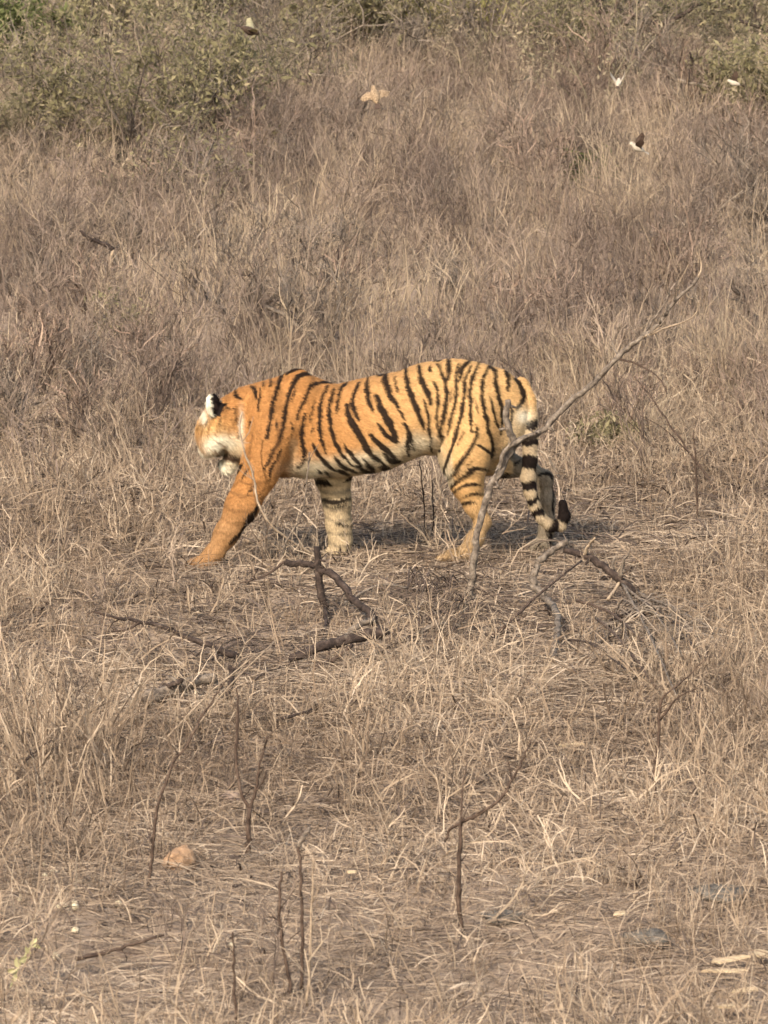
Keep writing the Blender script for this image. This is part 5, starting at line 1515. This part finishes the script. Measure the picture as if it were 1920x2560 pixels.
def bird(label, px, py, Y, fwd, upv, length, span, dih, sweep, mats, fat=1.25):
    """fwd, upv: where the beak and the back point; dih: angle of each wing above the level, in degrees"""
    body_m, wing_m, tail_m = mats
    p0 = at(px, py, Y)
    f = np.array(fwd, float); f /= np.linalg.norm(f)
    u = np.array(upv, float); u -= f * (u @ f); u /= np.linalg.norm(u)
    s = np.cross(u, f)
    A = np.array([f, s, u])
    e = empty('bird', p0)
    tag(e, label, 'bird', 'birds in flight over the slope')
    T = lambda P: (np.asarray(P, float) * length) @ A
    rings = [(-.42, .02, .03, .0), (-.34, .07, .06, .0), (-.2, .12, .11, .0), (0, .16, .15, -.01), (.16, .15, .145, -.01), (.28, .10, .10, .02), (.35, .085, .09, .05), (.42, .085, .085, .06), (.48, .05, .05, .055), (.505, .01, .01, .05)]
    V_, F_ = [], []
    n = 12
    for x_, ry, rz, zc in rings:
        for j in range(n):
            a = 2 * math.pi * j / n
            V_.append((x_, ry * fat * math.cos(a), zc + rz * fat * math.sin(a)))
    for i in range(len(rings) - 1):
        for j in range(n):
            F_.append((i * n + j, i * n + (j + 1) % n, (i + 1) * n + (j + 1) % n, (i + 1) * n + j))
    F_ += [tuple(range(n - 1, -1, -1)), tuple((len(rings) - 1) * n + j for j in range(n))]
    mb = MB(); mb.add(T(V_), F_); mb.build('body', M[body_m], e, True)
    mb = MB(); mb.tube(T([(.49, 0, .05), (.55, 0, .045), (.60, 0, .03)]), .022 * length, .004 * length, 6); mb.build('beak', M['b_beak'], e)
    for sd in (-1, 1):
        mb = MB(); uv_ball(mb, T([(.44, sd * .07, .085)])[0], .014 * length, None, 4, 6); mb.build('eye', M['b_beak'], e, True)
    # tail fan of five feathers
    mb = MB()
    for q in range(-2, 3):
        a = q * 0.16
        tip = np.array([-.40 - .26 * math.cos(a), .26 * math.sin(a), -.01]); w = .05
        b0 = np.array([-.36, q * .018, .0])
        pd = np.array([math.sin(a), math.cos(a), 0]) * w
        z = np.array([0, 0, .008 + .003 * (q % 2)])
        V_ = [b0 - pd * .4, b0 + pd * .4, tip + pd * .8, tip + np.array([-.03, 0, 0]), tip - pd * .8]
        mb.add(T([v + z for v in V_] + [v - z for v in V_]), [(0, 1, 2, 3, 4), (9, 8, 7, 6, 5), (0, 5, 6, 1), (1, 6, 7, 2), (2, 7, 8, 3), (3, 8, 9, 4), (4, 9, 5, 0)])
    mb.build('tail', M[tail_m], e)
    for sd, dd in zip((-1, 1), dih):
        d = R(dd)
        mb = MB()
        L_ = span / 2 / length
        st = 9
        lead, trail = [], []
        for i in range(st):
            t = i / (st - 1)
            y_ = .11 + L_ * t
            le = .17 + .10 * math.sin(min(1, t / .4) * 1.57) - sweep * max(0, t - .4) ** 1.2
            ch = .40 * (1 - .25 * t) if t < .55 else .40 * (1 - .25 * t) * math.sqrt(max(0.02, 1 - ((t - .55) / .47) ** 2))
            te = le - ch - (0.03 if i % 2 else 0)
            bend = d + (0.25 if t > .45 else 0) * (1 if dd > 0 else -1) * (t - .45)
            yy, zz = .11 + L_ * t * math.cos(bend), .06 + L_ * t * math.sin(bend)
            lead.append((le, sd * yy, zz)); trail.append((te, sd * yy, zz - .015))
        V_, F_ = [], []
        for a_, b_ in zip(lead, trail):
            a_, b_ = np.array(a_), np.array(b_)
            mid = a_ * .6 + b_ * .4
            up_ = np.array([0, -sd * math.sin(d), math.cos(d)])
            V_ += [a_, mid + up_ * .03, b_, mid - up_ * .002]
        for i in range(st - 1):
            for j in range(4):
                F_.append((i * 4 + j, i * 4 + (j + 1) % 4, (i + 1) * 4 + (j + 1) % 4, (i + 1) * 4 + j))
        F_ += [(3, 2, 1, 0), tuple((st - 1) * 4 + j for j in range(4))]
        mb.add(T(V_), F_)
        mb.build('wing', M[wing_m], e)
    return e

bird('tan bird with broad spread wings and dark tail, largest of the flock', 938, 240, 33, (-0.16, 0.70, 0.66), (-0.05, -0.70, 0.70), 0.19, 0.20, (-12, -22), 0.1, ('b_tan', 'b_tan', 'b_dark'), 1.3)
bird('small pale bird with wings raised in a V near the top right', 1546, 208, 36, (0.15, 0.9, 0.4), (-0.1, -0.4, 0.9), 0.13, 0.20, (55, 55), 0.3, ('b_white', 'b_white', 'b_dark'))
bird('white-bellied bird flying level at the right edge beside the deadwood', 1836, 208, 36, (-0.9, 0.2, 0.25), (0.2, 0.5, 0.9), 0.125, 0.19, (25, 32), 0.3, ('b_white', 'b_dark', 'b_dark'))
bird('white bird with two dark wings raised, lowest of the flock', 1594, 370, 34, (-0.88, -0.1, 0.45), (0.45, -0.25, 0.88), 0.15, 0.22, (72, 50), 0.2, ('b_white', 'b_dark', 'b_white'))
bird('cream winged bird with dark body at the top left of the flock', 622, 76, 38, (0.86, 0.3, -0.40), (0.30, -0.35, 0.85), 0.19, 0.30, (28, 5), 0.3, ('b_dark', 'b_cream', 'b_dark'))
